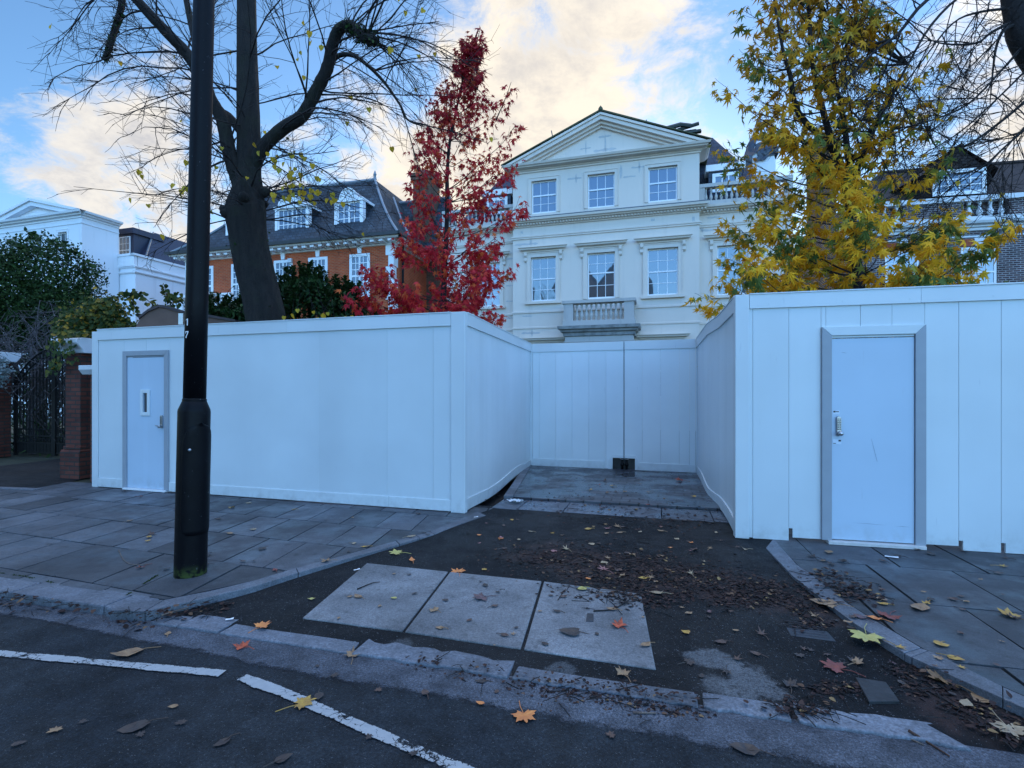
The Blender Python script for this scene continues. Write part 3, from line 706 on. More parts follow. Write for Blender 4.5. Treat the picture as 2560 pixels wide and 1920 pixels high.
ret('hoarding', 'white side hoarding under the red tree, running back left of the gates', [L1 + V((.004, .03)), V((-.10, 8.42)), GL], -1, [0, .10, .24, .40, .56, .72, .86, 1], lambda x: .03 * sin(x * 1.9 + 2.2) * (x < 3.4) - .01)
ret('hoarding', 'bowed white side hoarding right of the gates, with a curved cap', [RW[0], RW[1], RW[2], RW[3], RW[4]], 1, [0, .12, .28, .45, .62, .8, 1], lambda x: .025 * sin(x * 2.3))

# pair of gates closing the drive
gv = GR - GL; aG = math.degrees(-atan2(gv.y, gv.x)); gl = gv.length
rt = thing('site_gate', 'pair of white boarded gates closing the drive between the hoardings', 'gate', (GL.x, GL.y, 0), -R(aG))
X = lambda px: along(GL, aG, px)
xs_ = X(1560); c0, c1 = X(1531.5), X(1587.5); ZB = .035
for side in (0, 1):
    b = MB()
    if side == 0:
        b_ = [.05] + [X(p) for p in (1349, 1389.5, 1430, 1472, 1515)]; boards(b, b_, ZB, 2.36, 0, .022)
        x0, x1 = X(1515), xs_ - .007; b.prism([(x0 + .0016, ZB), (c0, ZB), (c0, .245), (x1, .245), (x1, 2.36), (x0 + .0016, 2.36)], 0, .022, 'y')
        cap = (.05, xs_ - .007); sk = [(.05, X(1511))]
    else:
        x0, x1 = xs_ + .007, X(1605.5); b.prism([(x0, .245), (c1, .245), (c1, ZB), (x1 - .0016, ZB), (x1 - .0016, 2.36), (x0, 2.36)], 0, .022, 'y')
        boards(b, [X(p) for p in (1605.5, 1651.5, 1698, 1724)] + [gl - .03], ZB, 2.36, 0, .022)
        cap = (xs_ + .007, gl - .03); sk = [(X(1594), gl - .03)]
    leaf = b.build('gate_leaf', M_boardg, rt)
    b = MB(); b.box(cap[0], cap[1], -.018, 0, H - .165, H); b.build('cap_rail', M_trim, leaf, bevel=.003)
    b = MB()
    for x0, x1 in sk: b.box(x0, x1, -.016, 0, ZB - .004, .172)
    m = .055; z1 = .245
    if side == 0: b.prism([(c0 - m * 1.5, ZB - .004), (c0, ZB - .004), (c0, z1), (xs_ - .007, z1), (xs_ - .007, z1 + m), (c0 - .01, z1 + m), (c0 - m * 1.5, .172)], -.015, 0, 'y')
    else: b.prism([(c1 + m * 1.5, ZB - .004), (c1, ZB - .004), (c1, z1), (xs_ + .007, z1), (xs_ + .007, z1 + m), (c1 + .01, z1 + m), (c1 + m * 1.5, .172)], -.015, 0, 'y')
    b.build('skirting', M_trim, leaf, bevel=.003)
    e = MB(); xx = xs_ - .016 if side == 0 else xs_ + .007; e.box(xx, xx + .009, -.003, .03, .245, H - .002); e.build('edge_strip', M_trim, leaf)
    bt = MB(); bx = xs_ + (-.035 if side == 0 else .045)
    bt.lathe([(.018, .235), (.022, .20), (.020, .16), (.038, .13), (.040, .105), (.022, .09), (.024, .034)], (bx, .035, 0), 12); bt.build('drop_bolt', M_iron, leaf, smooth=True)
    lp = MB(); lp.tube([(bx - .045, .028, .228), (bx - .02, .020, .222), (bx + .01, .020, .220), (bx + .04, .028, .229)], .006, 6); lp.build('bolt_loop', M_steel, leaf, smooth=True)
MB().box(c0 - .01, c1 + .01, .055, .065, .0, .27).build('rubber_flap', M_rubber, rt)
MB().box(xs_ - .04, xs_ + .04, .035, .05, .26, H - .02).build('gap_shade_strip', M_dark, rt)  # near-black strip behind the leaves paints the shade in their gap
for x0, x1 in ((-.03, .045), (gl - .026, gl + .03)): MB().box(x0, x1, .0, .09, .0, H - .004).build('gate_post', M_trim, rt, bevel=.004)
# ---------------------------------------------------------------- lamp post
rt = thing('lamp_post', 'black steel lamp post on the pavement, stencilled 1 and 7', 'lamp post', (-2.605, 4.20, 0), 0)
rt.rotation_euler = (0, R(1.35), 0)
b = MB(); b.lathe([(.116, -.02), (.117, .02), (.1165, .6), (.1165, 1.315), (.114, 1.335), (.090, 1.395), (.087, 1.400), (.087, 1.418), (.083, 1.422), (.082, 1.43)], n=40); b.build('base', M_lamp, rt, smooth=True).modifiers.new('e', 'EDGE_SPLIT').split_angle = R(30)
b = MB(); b.lathe([(.0825, 1.42), (.0815, 2.2), (.0785, 3.5), (.075, 5.), (.066, 8.), (.0, 8.02)], n=36); b.build('shaft', M_lamp, rt, smooth=True)
b = MB()                                                        # curved access door bulging off the right of the base
n = 22; rr = .124
def dpt(th, z, r): return (r * cos(th), r * sin(th), z)
a0, a1, z0, z1 = R(-98), R(32), .34, 1.235
vs = []; fs = []; m = 24
for j in range(m + 1):
    u = j / m; k = min(1, .25 + (u / .12)) if u < .12 else min(1, max(.0, (1 - u) / .22)); half = (a1 - a0) / 2 * (sqrt(max(0, 1 - (1 - k) ** 2)) if k < 1 else 1)
    for i in range(n + 1):
        th = (a0 + a1) / 2 + half * (2 * i / n - 1); vs.append(dpt(th, lerp(z0, z1, u), rr))
for j in range(m):
    for i in range(n): q = j * (n + 1) + i; fs.append((q, q + 1, q + n + 2, q + n + 1))
b.raw(vs, fs); o = b.build('access_door', M_lamp, rt, smooth=True); sm = o.modifiers.new('s', 'SOLIDIFY'); sm.thickness = .012; sm.offset = -1
b = MB(); b.tube([dpt(R(-70), 1.02, .123), dpt(R(-70), 1.02, .132)], .012, 10); b.build('door_lock', M_steel, rt, smooth=True)
def decal(b, polys, th0, z0, r):      # white numerals bent round the shaft: outlines in (x along the arc, z) metres
    for p in polys: b.quad(*[dpt(th0 + x / r, z0 + z, r) for x, z in p])
b = MB(); r = .0835; th = R(-110)
decal(b, [[(.001, .0), (.011, .0), (.011, .055), (.004, .055), (.001, .050)], [(-.010, .040), (.001, .047), (.001, .055), (-.010, .047)]], th, 2.005, r)
b.build('number_one', M_whitepaint, rt, fix=False)
b = MB(); decal(b, [[(-.014, .046), (.018, .046), (.018, .055), (-.014, .055)], [(-.014, .036), (-.007, .036), (-.007, .046), (-.014, .046)], [(.010, .046), (.018, .046), (.002, .012), (.0, .0), (-.010, .0), (-.008, .014)]], th, 1.905, r)
b.build('number_seven', M_whitepaint, rt, fix=False)

# ---------------------------------------------------------------- brick gate pier, iron gates and walls on the left
aP = R(15)
rt = thing('gate_pier', 'brick gate pier with white stone cap beside the hoarding, ivy on it', 'gate pier', (-7.56, 9.0, 0), -aP)
w_, hw = .40, .30
b = MB(); b.box(-.225, .225, -.12, .45, 0, .46); b.prism([(-.12, .46), (.45, .46), (.42, .50), (-.09, .50)], -.225, .225, 'x'); b.box(-.20, .20, -.085, .415, .501, .56); b.build('plinth', M_brickpier, rt, bevel=.012)
b = MB(); b.box(-.175, .175, -.06, .40, .56, 2.16); b.build('shaft', M_brickpier, rt, bevel=.006)
b = MB(); b.prism([(-.09, 2.16), (.43, 2.16), (.45, 2.22), (.52, 2.30), (.55, 2.33), (.55, 2.39), (.44, 2.42), (-.10, 2.42), (-.21, 2.39), (-.21, 2.33), (-.18, 2.30), (-.11, 2.22)], -.30, .30, 'x')
b.build('cap', M_coping, rt, bevel=.01)
rt = thing('garden_wall', 'short brick wall with white coping, tucked behind the hoarding edge', 'wall', (-7.06, 8.66, 0), -aP)
MB().box(.10, .42, -.06, .20, 0, 1.78).build('brickwork', M_brickpier, rt)
b = MB(); b.prism([(-.10, 1.78), (.24, 1.78), (.30, 1.86), (.30, 1.93), (-.16, 1.93), (-.16, 1.86)], -.02, .43, 'x'); b.build('coping', M_coping, rt, bevel=.008)
rt = thing('gate_pier', 'second gate pier at the left edge, white cap, beyond the iron gates', 'gate pier', (-11.95, 11.9, 0), -aP)
MB().box(-.30, .22, -.2, .25, 0, 2.2).build('shaft', M_brickpier, rt, bevel=.006)
b = MB(); b.prism([(-.24, 2.2), (.29, 2.2), (.38, 2.33), (.38, 2.42), (-.33, 2.42), (-.33, 2.33)], -.42, .34, 'x'); b.build('cap', M_coping, rt, bevel=.01)

rt = thing('iron_gate', 'pair of black wrought iron gates with an arched top and scroll finial', 'gate', (-10.37, 11.75, 0), -aP)
def arch(x): return 2.50 - .70 * (abs(x) / 1.22) ** 1.9
for sgn in (-1, 1):
    b = MB(); n = 14
    pts = [(sgn * lerp(.03, 1.22, i / n), 0, arch(lerp(.03, 1.22, i / n))) for i in range(n + 1)]; b.tube(pts, .022, 6); b.tube([(x, y, z - .16) for x, y, z in pts], .018, 6)
    for z in (1.83, .50, .34, .12): b.box(min(.03 * sgn, 1.22 * sgn), max(.03 * sgn, 1.22 * sgn), -.014, .014, z - .016, z + .016)
    b.box(*sorted((.0, .06 * sgn)), -.03, .03, .06, 2.46); b.box(*sorted((1.19 * sgn, 1.25 * sgn)), -.03, .03, .04, 1.86)
    for i in range(1, 11):
        x = sgn * (.03 + i * 1.16 / 11); b.tube([(x, 0, .12), (x, 0, arch(x) - .02)], .014, 5)
        b.tube([(x + sgn * .05, 0, .12), (x + sgn * .05, 0, .62)], .008, 5); b.lathe([(.0, .62), (.017, .64), (.0, .70)], (x + sgn * .05, 0, 0), 6)
        b.tube([(x + .03 * cos(q), 0, .42 + .045 * sin(q)) for q in [k * pi / 4 for k in range(9)]], .006, 4)
        xm = x; b.tube([(xm + .03 * cos(q), 0, arch(xm) - .08 + .05 * sin(q)) for q in [k * pi / 4 for k in range(9)]], .007, 4)
    b.box(*sorted((.05 * sgn, 1.2 * sgn)), -.004, .004, .10, .33)
    b.build('gate_leaf', M_iron, rt)
b = MB()
for sgn in (-1, 1): b.tube([(0, 0, 2.46), (sgn * .012, 0, 2.66)] + [(sgn * (.055 - .045 * cos(q)), 0, 2.72 + .05 * sin(q)) for q in [k * pi / 5 for k in range(0, 7)]], .009, 6)
b.build('scroll_finial', M_steel, rt)

rt = thing('rendered_wall', 'brown rendered gable wall just above the long hoarding, behind the lamp post', 'wall', (0, 0, 0))
Yw = 9.6
pr = [at(x, y, Yw) for x, y in ((332, 830), (350, 797), (372, 780), (398, 769), (412, 770), (455, 783), (520, 793), (590, 806), (600, 830))]
b = MB(); b.prism([(p.x, p.z) for p in pr] + [(pr[-1].x, 0), (pr[0].x, 0)], Yw, Yw + .28, 'y'); b.build('wall', M_render, rt)
b = MB(); pp = [(p.x, p.z) for p in pr[1:-1]]
b.prism([(x, z + .003) for x, z in pp] + [(x, z + .05) for x, z in pp[::-1]], Yw - .03, Yw + .31, 'y'); b.build('coping', plain('dark_coping', (.06, .045, .045), .8, .2), rt)
rt = thing('steel_bracket', 'small grey bracket standing on the hoarding top behind the lamp post', 'bracket', tuple(at(452, 800, 7.75)))
b = MB(); b.box(-.035, .035, -.004, .004, -.06, .10); b.box(-.035, .035, -.004, .06, -.068, -.06); b.build('plate', M_steel, rt)

# ---------------------------------------------------------------- ground furniture
def cover(name, label, corners, z, mat, th=.012):
    b = MB(); p = [spot(x, y, z) for x, y in corners]; b.prism([(q.x, q.y) for q in p], z - .04, z, 'z')
    e1 = (p[1] - p[0]); e2 = (p[3] - p[0])
    for i in range(6):
        a = p[0] + e1 * .1 + e2 * (.12 + .14 * i); c_ = p[0] + e1 * .9 + e2 * (.12 + .14 * i)
        if name == 'inspection_cover': b.tube([(a.x, a.y, z), (c_.x, c_.y, z)], .004, 5)
    return tag(b.build(name, mat, bevel=.004), label, 'cover')
M_cover = plain('cast_iron_cover', (.020, .025, .035), .5, .3, 15, bump=.6, bscale=40)
cover('inspection_cover', 'rectangular ribbed iron cover set in the tarmac near the right kerb', [(1977, 1588), (2090, 1603), (2045, 1552), (1950, 1543)], zt(3.1) + .012, M_cover)
cover('valve_cover', 'worn square cover lying among twigs at the right kerb', [(2172, 1752), (2249, 1752), (2215, 1704), (2138, 1692)], zt(2.9) + .016, plain('worn_cover', (.018, .021, .025), .65, .5, 16, bump=1., bscale=35))
cover('stop_tap_cover', 'tiny grey tap cover let into the third pale slab', [(1465, 1552), (1484, 1553), (1484, 1533), (1468, 1532)], zt(3.5) + .014, M_cover)

# crumpled white wrapper on the threshold
rt = tag(MB().raw(*(lambda g: ([(x * .19 + rnd(-.012, .012), y * .13 + rnd(-.012, .012), .012 + .055 * abs(mnoise.noise((x * 3.1, y * 3.3, 4))) + rnd(0, .018)) for y, x in g], [(j * 9 + i, j * 9 + i + 1, j * 9 + i + 10, j * 9 + i + 9) for j in range(6) for i in range(8)]))([(j / 6 - .5, i / 8 - .5) for j in range(7) for i in range(9)])).build('plastic_wrapper', plain('thin_white_plastic', (.60, .64, .68), .3, .05)), 'crumpled white plastic wrapper on the threshold stones by the hoarding', 'litter')
rt.location = spot(1288, 1257, 0.0)
rt.rotation_euler[2] = -.5
# ---------------------------------------------------------------- houses
def wall(b, x0, x1, z0, z1, holes, y, depth=.14):
    """front sheet at y with openings (x0,x1,z0,z1) and their reveals"""
    xs = sorted({x0, x1, *[h[0] for h in holes], *[h[1] for h in holes]}); zs = sorted({z0, z1, *[h[2] for h in holes], *[h[3] for h in holes]})
    for xa, xb in zip(xs, xs[1:]):
        for za, zb in zip(zs, zs[1:]):
            xm, zm = (xa + xb) / 2, (za + zb) / 2
            if any(h[0] < xm < h[1] and h[2] < zm < h[3] for h in holes): continue
            b.quad((xa, y, za), (xb, y, za), (xb, y, zb), (xa, y, zb))
    for a, c, d, e in holes:
        b.quad((a, y, d), (a, y, e), (a, y + depth, e), (a, y + depth, d)); b.quad((c, y, d), (c, y + depth, d), (c, y + depth, e), (c, y, e))
        b.quad((a, y, d), (a, y + depth, d), (c, y + depth, d), (c, y, d)); b.quad((a, y, e), (c, y, e), (c, y + depth, e), (a, y + depth, e))
def sash(root, x0, x1, z0, z1, y, cols=3, up=2, lo=2, gl=None, split=None, bar=.021, fr=.055, meet=.055):
    """sash window set back in its opening: frame, glazing bars, panes"""
    gl = gl or M_glass; b = MB(); split = split or (z0 + z1) / 2
    b.box(x0, x0 + fr, y, y + .06, z0, z1); b.box(x1 - fr, x1, y, y + .06, z0, z1); b.box(x0 + fr, x1 - fr, y, y + .06, z1 - fr, z1); b.box(x0 + fr, x1 - fr, y, y + .06, z0, z0 + fr * 1.3)
    b.box(x0 + fr, x1 - fr, y - .012, y + .05, split - meet / 2, split + meet / 2)
    for a, c, n in ((split + meet / 2, z1 - fr, up), (z0 + fr * 1.3, split - meet / 2, lo)):
        for i in range(1, n): z = lerp(a, c, i / n); b.box(x0 + fr, x1 - fr, y + .010, y + .035, z - bar / 2, z + bar / 2)
        for i in range(1, cols): x = lerp(x0 + fr, x1 - fr, i / cols); b.box(x - bar / 2, x + bar / 2, y + .0085, y + .036, a, c)
    wd = b.build('window', M_winpaint, root)
    p = MB(); p.quad((x0 + fr, y + .022, z0 + fr), (x1 - fr, y + .022, z0 + fr), (x1 - fr, y + .022, z1 - fr), (x0 + fr, y + .022, z1 - fr)); p.build('pane', gl, wd, fix=False)
    return wd
def profile(b, x0, x1, prof, y=0., ret=0., caps=True):
    """moulding along x: prof = [(out, z)...] read upwards, mitred back by ret at each end"""
    pts = [(y - o, z) for o, z in prof]; back = [(y + .02, prof[-1][1]), (y + .02, prof[0][1])]
    poly = pts + back; n = len(poly); outs = [o for o, z in prof] + [0, 0]
    vs = [(x0 - (outs[i] if ret else 0), p[0], p[1]) for i, p in enumerate(poly)] + [(x1 + (outs[i] if ret else 0), p[0], p[1]) for i, p in enumerate(poly)]
    b.raw(vs, [tuple(range(n)), tuple(range(2 * n - 1, n - 1, -1))] + [(i, i + n, (i + 1) % n + n, (i + 1) % n) for i in range(n)])
def side_profile(b, x, y0, y1, prof, sgn):
    poly = [(x + sgn * o, z) for o, z in prof] + [(x - sgn * .02, prof[-1][1]), (x - sgn * .02, prof[0][1])]
    b.prism(poly, y0, y1, 'y')
BAL = [(.050, 0), (.050, .05), (.030, .07), (.052, .16), (.066, .24), (.055, .32), (.030, .46), (.026, .60), (.040, .66), (.034, .72), (.050, .75), (.050, .80)]
def balusters(b, xs, y, z0, h, k=1.):
    for x in xs: b.lathe([(r_ * k, z / .8 * h) for r_, z in BAL], (x, y, z0), 10)

HO = (2.3, 22.0, 0)
# ---- the cream stuccoed villa behind the gates
rt = thing('stucco_villa', 'cream stucco villa with pediment and small balcony behind the gates', 'house', HO, -R(16))
M_ = [M_cream, M_filler]
top = [(-1.515, -.415), (.91, 2.025), (3.37, 4.50)]; mid = [(-1.54, -.44), (.90, 2.04), (3.335, 4.53)]
holes = [(a, c, 9.24, 10.64) for a, c in top] + [(a, c, 5.44, 7.35) for a, c in mid] + [(a, c, 1.3, 3.5) for a, c in (mid[0], mid[2])]
b = MB(); wall(b, -2.35, 5.33, 0, 11.1, holes, 0); b.quad((-2.35, 0, 0), (-2.35, 9, 0), (-2.35, 9, 11.3), (-2.35, 0, 11.3)); b.quad((5.33, 0, 0), (5.33, 0, 11.3), (5.33, 9, 11.3), (5.33, 9, 0))
wl = [(-4.20, -3.08), (6.03, 7.17)]
for (x0, x1), (a, c) in (((-5.85, -2.35), wl[0]), ((5.33, 8.75), wl[1])):
    wall(b, x0, x1, 0, 8.75, [(a, c, 5.40, 7.38), (a, c, 1.3, 3.5)], .45)
b.quad((-5.85, .45, 0), (-5.85, 9, 0), (-5.85, 9, 8.75), (-5.85, .45, 8.75)); b.quad((8.75, .45, 0), (8.75, 9, 0), (8.75, 9, 8.75), (8.75, .45, 8.75)); b.quad((-5.85, 9, 0), (8.75, 9, 0), (8.75, 9, 8.75), (-5.85, 9, 8.75))
b.cur = 1                                                       # grey filler rubbed into cracks
def smear(x, z, w, h, y=-.003):
    n = 9; up = [(x - w / 2 + w * i / n, y, z + h * (.5 + rnd(-.25, .25)) * (1 if 0 < i < n else .3)) for i in range(n + 1)]; dn = [(x - w / 2 + w * i / n, y, z - h * (.5 + rnd(-.25, .25)) * (1 if 0 < i < n else .3)) for i in range(n + 1)]
    for i in range(n): b.quad(dn[i], dn[i + 1], up[i + 1], up[i])
for x, z, ww, hh in ((0.35, 10.56, .62, .07), (.42, 10.56, .06, .28), (2.28, 10.60, .11, .46), (2.62, 10.38, .52, .07), (3.0, 10.73, .62, .07), (3.02, 10.73, .07, .42), (-1.75, 7.95, 1.05, .08), (-1.55, 8.02, .10, .3), (-1.70, 4.98 - .15, .45, .05),
                     (-1.55, 3.98 + .12, .85, .08), (-1.5, 4.1, .08, .26), (3.55, 8.52, .16, .10), (-1.95, 8.48, .12, .10), (5.1, 8.42, .10, .2)): smear(x, z, ww, hh)
for x, z, ww, hh in ((-2.62, 7.5, .45, .05), (-2.6, 6.3, .42, .05), (-2.6, 5.6, .4, .05), (-2.58, 4.85, .4, .05), (5.75, 8.05, .75, .07), (5.45, 8.2, .12, .35), (5.9, 8.55, .5, .06), (5.6, 4.6, .3, .08)): smear(x, z, ww, hh, .447)
b.build('wall', M_, rt, fix=False)
# mouldings
m = MB()
STR2 = [(.0, 8.15), (.05, 8.17), (.05, 8.22), (.08, 8.24), (.08, 8.29), (.0, 8.32)]
SILL = [(.0, 4.95), (.045, 4.96), (.045, 5.03), (.0, 5.05)]; LOW = [(.0, 4.28), (.035, 4.285), (.035, 4.35), (.0, 4.365)]
DENT = [(.0, 8.66), (.06, 8.68), (.06, 8.72), (.10, 8.73), (.10, 8.80), (.24, 8.82), (.26, 8.86), (.34, 8.88), (.36, 8.97), (.0, 9.0)]
for p in (STR2, SILL, LOW, DENT):
    profile(m, -2.35, 5.33, p, 0, 1)
    for x0, x1 in ((-5.85, -2.36), (5.34, 8.75)): profile(m, x0, x1, p, .45)
    side_profile(m, 8.75, .45, 9, p, 1); side_profile(m, -5.85, .45, 9, p, -1)
for i in range(64): x = -2.55 + i * .128; m.box(x, x + .062, -.185, -.10, 8.735, 8.795)
for x0, x1 in ((-5.85, -2.45), (5.5, 8.7)):
    x = x0
    while x < x1: m.box(x, x + .062, .265, .35, 8.735, 8.795); x += .128
m.build('string_course', M_cream, rt)
m = MB(); m.prism([(-.37, 8.975), (-.37, 8.995), (-.02, 9.13), (-.002, 9.13), (-.002, 8.99)], -2.70, 5.68, 'x')
m.build('lead_flashing', M_lead, rt)
# pediment
CORN = [(.0, 11.0), (.05, 11.02), (.05, 11.08), (.10, 11.10), (.10, 11.13), (.30, 11.17), (.32, 11.21), (.38, 11.23), (.42, 11.31), (.0, 11.33)]
m = MB(); profile(m, -2.35, 5.33, CORN, 0, 1); side_profile(m, 5.33, 0, 1.2, CORN, 1); side_profile(m, -2.35, 0, 1.2, CORN, -1)
AX, AZ = 1.49, 13.0
def rake(off0, off1, y0, y1):
    # band following both slopes, off = drop from the outer line measured vertically
    hw, rise = 4.06, AZ - 11.31; sl = rise / hw
    for sg in (-1, 1):
        p = []
        for off in (off0, off1): p.append((AX, AZ - off)); p.append((AX + sg * (hw - off / sl), 11.315)) 
        m.prism([p[0], p[1], p[3], p[2]], y0, y1, 'y')
rake(.0, .10, -.42, .1); rake(.102, .26, -.36, .1); rake(.262, .37, -.22, .1); rake(.372, .47, -.10, .1)
m.build('cornice', M_cream, rt)
m = MB(); m.cur = 0; m.quad((-1.6, .02, 11.32), (4.6, .02, 11.32), (AX, .02, 12.62))
m.cur = 1; b = m
for x, z, ww, hh in ((1.62, 12.18, .52, .08), (1.64, 11.85, .06, .62), (.82, 11.78, .46, .05), (.83, 11.80, .05, .44), (1.62, 11.62, .95, .09)): smear(x, z, ww, hh, .016)
m.build('tympanum', M_, rt, fix=False)
# roofs
m = MB(); m.prism([(AX, 13.03), (AX - 4.25, 11.30), (AX - 4.25, 11.34), (AX, 13.10), (AX + 4.25, 11.34), (AX + 4.25, 11.30)], -.45, 6, 'y')
m.lathe([(.10, 0), (.09, .10), (.03, .18), (.0, .22)], (AX, -.40, 13.05), 8)
m.build('roof', plain('mossy_roof_edge', (.065, .07, .035), .9, .4, 5), rt)
m = MB()
for s0, s1, q0, q1 in ((5.25, 8.65, 5.25, 6.05), (-5.75, -2.3, -3.0, -2.3)):
    m.quad((s0, .95, 9.0), (s1, .95, 9.0), (q1, 2.6, 12.75), (q0, 2.6, 12.75)); 
m.quad((8.65, .95, 9.0), (8.65, 8.9, 9.0), (6.05, 7.2, 12.75), (6.05, 2.6, 12.75)); m.quad((-5.75, .95, 9.0), (-3.0, 2.6, 12.75), (-3.0, 7.2, 12.75), (-5.75, 8.9, 9.0))
m.quad((-3.0, 2.6, 12.75), (6.05, 2.6, 12.75), (6.05, 7.2, 12.75), (-3.0, 7.2, 12.75)); m.quad((-5.75, 8.9, 9), (8.65, 8.9, 9), (6.05, 7.2, 12.75), (-3, 7.2, 12.75))
m.quad((-5.75, .95, 9.0), (-5.75, 8.9, 9), (8.65, 8.9, 9), (8.65, .95, 9.0))
mr = m.build('mansard_roof', M_slateblue, rt)
m = MB()
for q in range(9): m.box(4.15 + rnd(0, .5), 5.0 + rnd(0, .4), -.25 + q * .05, -.05 + q * .05, 11.74 + q * .035 - .0, 11.77 + q * .035)
m.tube([(3.95, -.3, 11.98), (4.6, -.2, 12.13), (5.0, -.2, 12.02)], .09, 7); m.tube([(4.5, -.15, 11.95), (5.3, -.1, 12.13)], .07, 6)
m.build('rolled_lead', plain('dark_roof_felt', (.035, .042, .040), .7, .3), rt)
for x, z, l, lean in ((-.5, 12.15, .42, -.08), (.55, 12.62, .18, 0), (3.3, 12.28, .18, 0), (-1.95, 11.55, .14, 0)): MB().tube([(x, -.3, z), (x + lean, -.3, z + l)], .022, 5).build('roof_pin', M_darkmetal, rt)
# wing balustrades and dormers
for x0, x1 in ((-5.8, -2.37), (5.35, 8.72)):
    m = MB(); m.box(x0, x1, .22, .50, 9.0, 9.16); m.box(x0, x1, .20, .52, 9.70, 9.84)
    n = int((x1 - x0) / .205); balusters(m, [lerp(x0 + .25, x1 - .25, i / (n - 1)) for i in range(n)], .36, 9.16, .54, 1.0)
    m.box(x0, x0 + .2, .23, .49, 9.16, 9.70); m.box(x1 - .2, x1, .23, .49, 9.16, 9.70); m.build('balustrade', M_stonegrey, rt)
for x0, x1 in ((5.68, 7.12), (-4.12, -2.68)):
    m = MB(); m.box(x0 + .08, x1 - .08, 1.05, 2.6, 9.4, 10.62); d = m.build('dormer', M_slateblue, rt)
    m = MB(); m.box(x0 - .03, x1 + .03, .95, 2.4, 10.62, 10.88); m.build('dormer_cornice', M_winpaint, d)
    m = MB(); a, c = x0 + .22, x1 - .22
    for q in ((a, a + .12, 9.75, 10.52), (c - .12, c, 9.75, 10.52), (a + .12, c - .12, 10.38, 10.52), (a + .12, c - .12, 9.75, 9.88)): m.box(q[0], q[1], 1.0, 1.05, q[2], q[3])
    for i in (1, 2): x = lerp(a + .12, c - .12, i / 3); m.box(x - .02, x + .02, 1.005, 1.045, 9.88, 10.38)
    m.box(a + .12, c - .12, 1.006, 1.044, 10.1, 10.13); wdw = m.build('dormer_window', M_winpaint, rt)
    MB().quad((a + .12, 1.03, 9.88), (c - .12, 1.03, 9.88), (c - .12, 1.03, 10.38), (a + .12, 1.03, 10.38)).build('pane', M_glass, wdw, fix=False)
# window dressings
def surround(m, a, c, z0, z1, y, w=.15, p=.045, sill=True):
    m.box(a - w, a - .002, y - p, y + .01, z0, z1 + w); m.box(c + .002, c + w, y - p, y + .01, z0, z1 + w); m.box(a - .002, c + .002, y - p, y + .01, z1 + .002, z1 + w)
    m.box(a - w - .03, a - w, y - p - .02, y + .01, z0, z1 + w + .03); m.box(c + w, c + w + .03, y - p - .02, y + .01, z0, z1 + w + .03); m.box(a - w, c + w, y - p - .02, y + .01, z1 + w, z1 + w + .03)
    if sill: m.box(a - w - .10, c + w + .10, y - .12, y + .13, z0 - .11, z0 - .002)
def hood(m, a, c, z, y, brackets=True):
    profile(m, a, c, [(.0, z - .20), (.05, z - .19), (.05, z - .13), (.18, z - .10), (.20, z - .04), (.25, z - .02), (.25, z), (.0, z + .02)], y, 1)
    if brackets:
        for x in (a + .02, c - .14):
            m.prism([(y + .01, z - .20), (y - .16, z - .20), (y - .15, z - .34), (y - .08, z - .42), (y - .09, z - .54), (y - .03, z - .60), (y + .01, z - .60)], x, x + .12, 'x')
def dress(wd, a, c, z0, z1, y, w=.15, p=.045, sill=True, hd=None):
    m = MB(); surround(m, a, c, z0, z1, y, w, p, sill); m.build('surround', M_cream, wd)
    if hd: m = MB(); hood(m, a - .30, c + .30, hd, y); m.build('hood', M_cream, wd)
for i, (a, c) in enumerate(top): dress(sash(rt, a, c, 9.25, 10.64, .10, 3, 1, 2, M_glass, 10.02, meet=.06), a, c, 9.24, 10.64, 0, .12, .03, False)
for i, (a, c) in enumerate(mid): dress(sash(rt, a, c, 5.45, 7.35, .10, 3, 2, 2, M_glasslow, 6.42 if i != 1 else 6.52), a, c, 5.44, 7.35, 0, .15, .045, i != 1, 7.76)
for i, (a, c) in enumerate(wl): dress(sash(rt, a, c, 5.41, 7.38, .55, 3, 2, 2, M_glassblind if i == 0 else M_glasslow, 6.42), a, c, 5.40, 7.38, .45, hd=7.80)
for (a, c), (ha, hc) in ((mid[0], (-1.80, -.12)), (mid[2], (3.10, 4.75))):
    wd = sash(rt, a, c, 1.31, 3.5, .10); m = MB(); hood(m, ha, hc, 3.86, 0, False); m.build('hood', M_cream, wd)
for a, c in wl: sash(rt, a, c, 1.31, 3.5, .55)
# portico with its balcony
m = MB(); m.box(.12, 2.82, -.95, -.003, 0, 3.80); m.box(.08, 2.86, -.99, -.002, 3.55, 3.60); m.build('porch', M_stonegrey, rt)
m = MB(); profile(m, .12, 2.82, [(.02, 3.78), (.06, 3.80), (.08, 3.92), (.16, 3.96), (.18, 4.03), (.26, 4.07), (.28, 4.19), (.05, 4.22)], -.95, 1)
for sg, x in ((1, 2.82), (-1, .12)): side_profile(m, x, -.95, -.01, [(.02, 3.78), (.06, 3.80), (.08, 3.92), (.16, 3.96), (.18, 4.03), (.26, 4.07), (.28, 4.19), (.05, 4.22)], sg)
m.box(.12, 2.82, -.94, -.01, 4.10, 4.21); m.build('porch_cornice', plain('stained_stone', (.24, .25, .25), .85, .45, 4), rt)
m = MB(); m.box(.03, 2.90, -.98, -.01, 4.215, 4.42); m.box(.06, .44, -.94, -.58, 4.42, 5.12); m.box(2.47, 2.85, -.94, -.58, 4.42, 5.12); m.box(.0, 2.92, -.99, -.53, 5.12, 5.24)
m.box(.0, .34, -.53, -.05, 5.12, 5.24); m.box(2.57, 2.92, -.53, -.05, 5.12, 5.24)
balusters(m, [lerp(.58, 2.33, i / 9) for i in range(10)], -.76, 4.42, .70, 1.2)
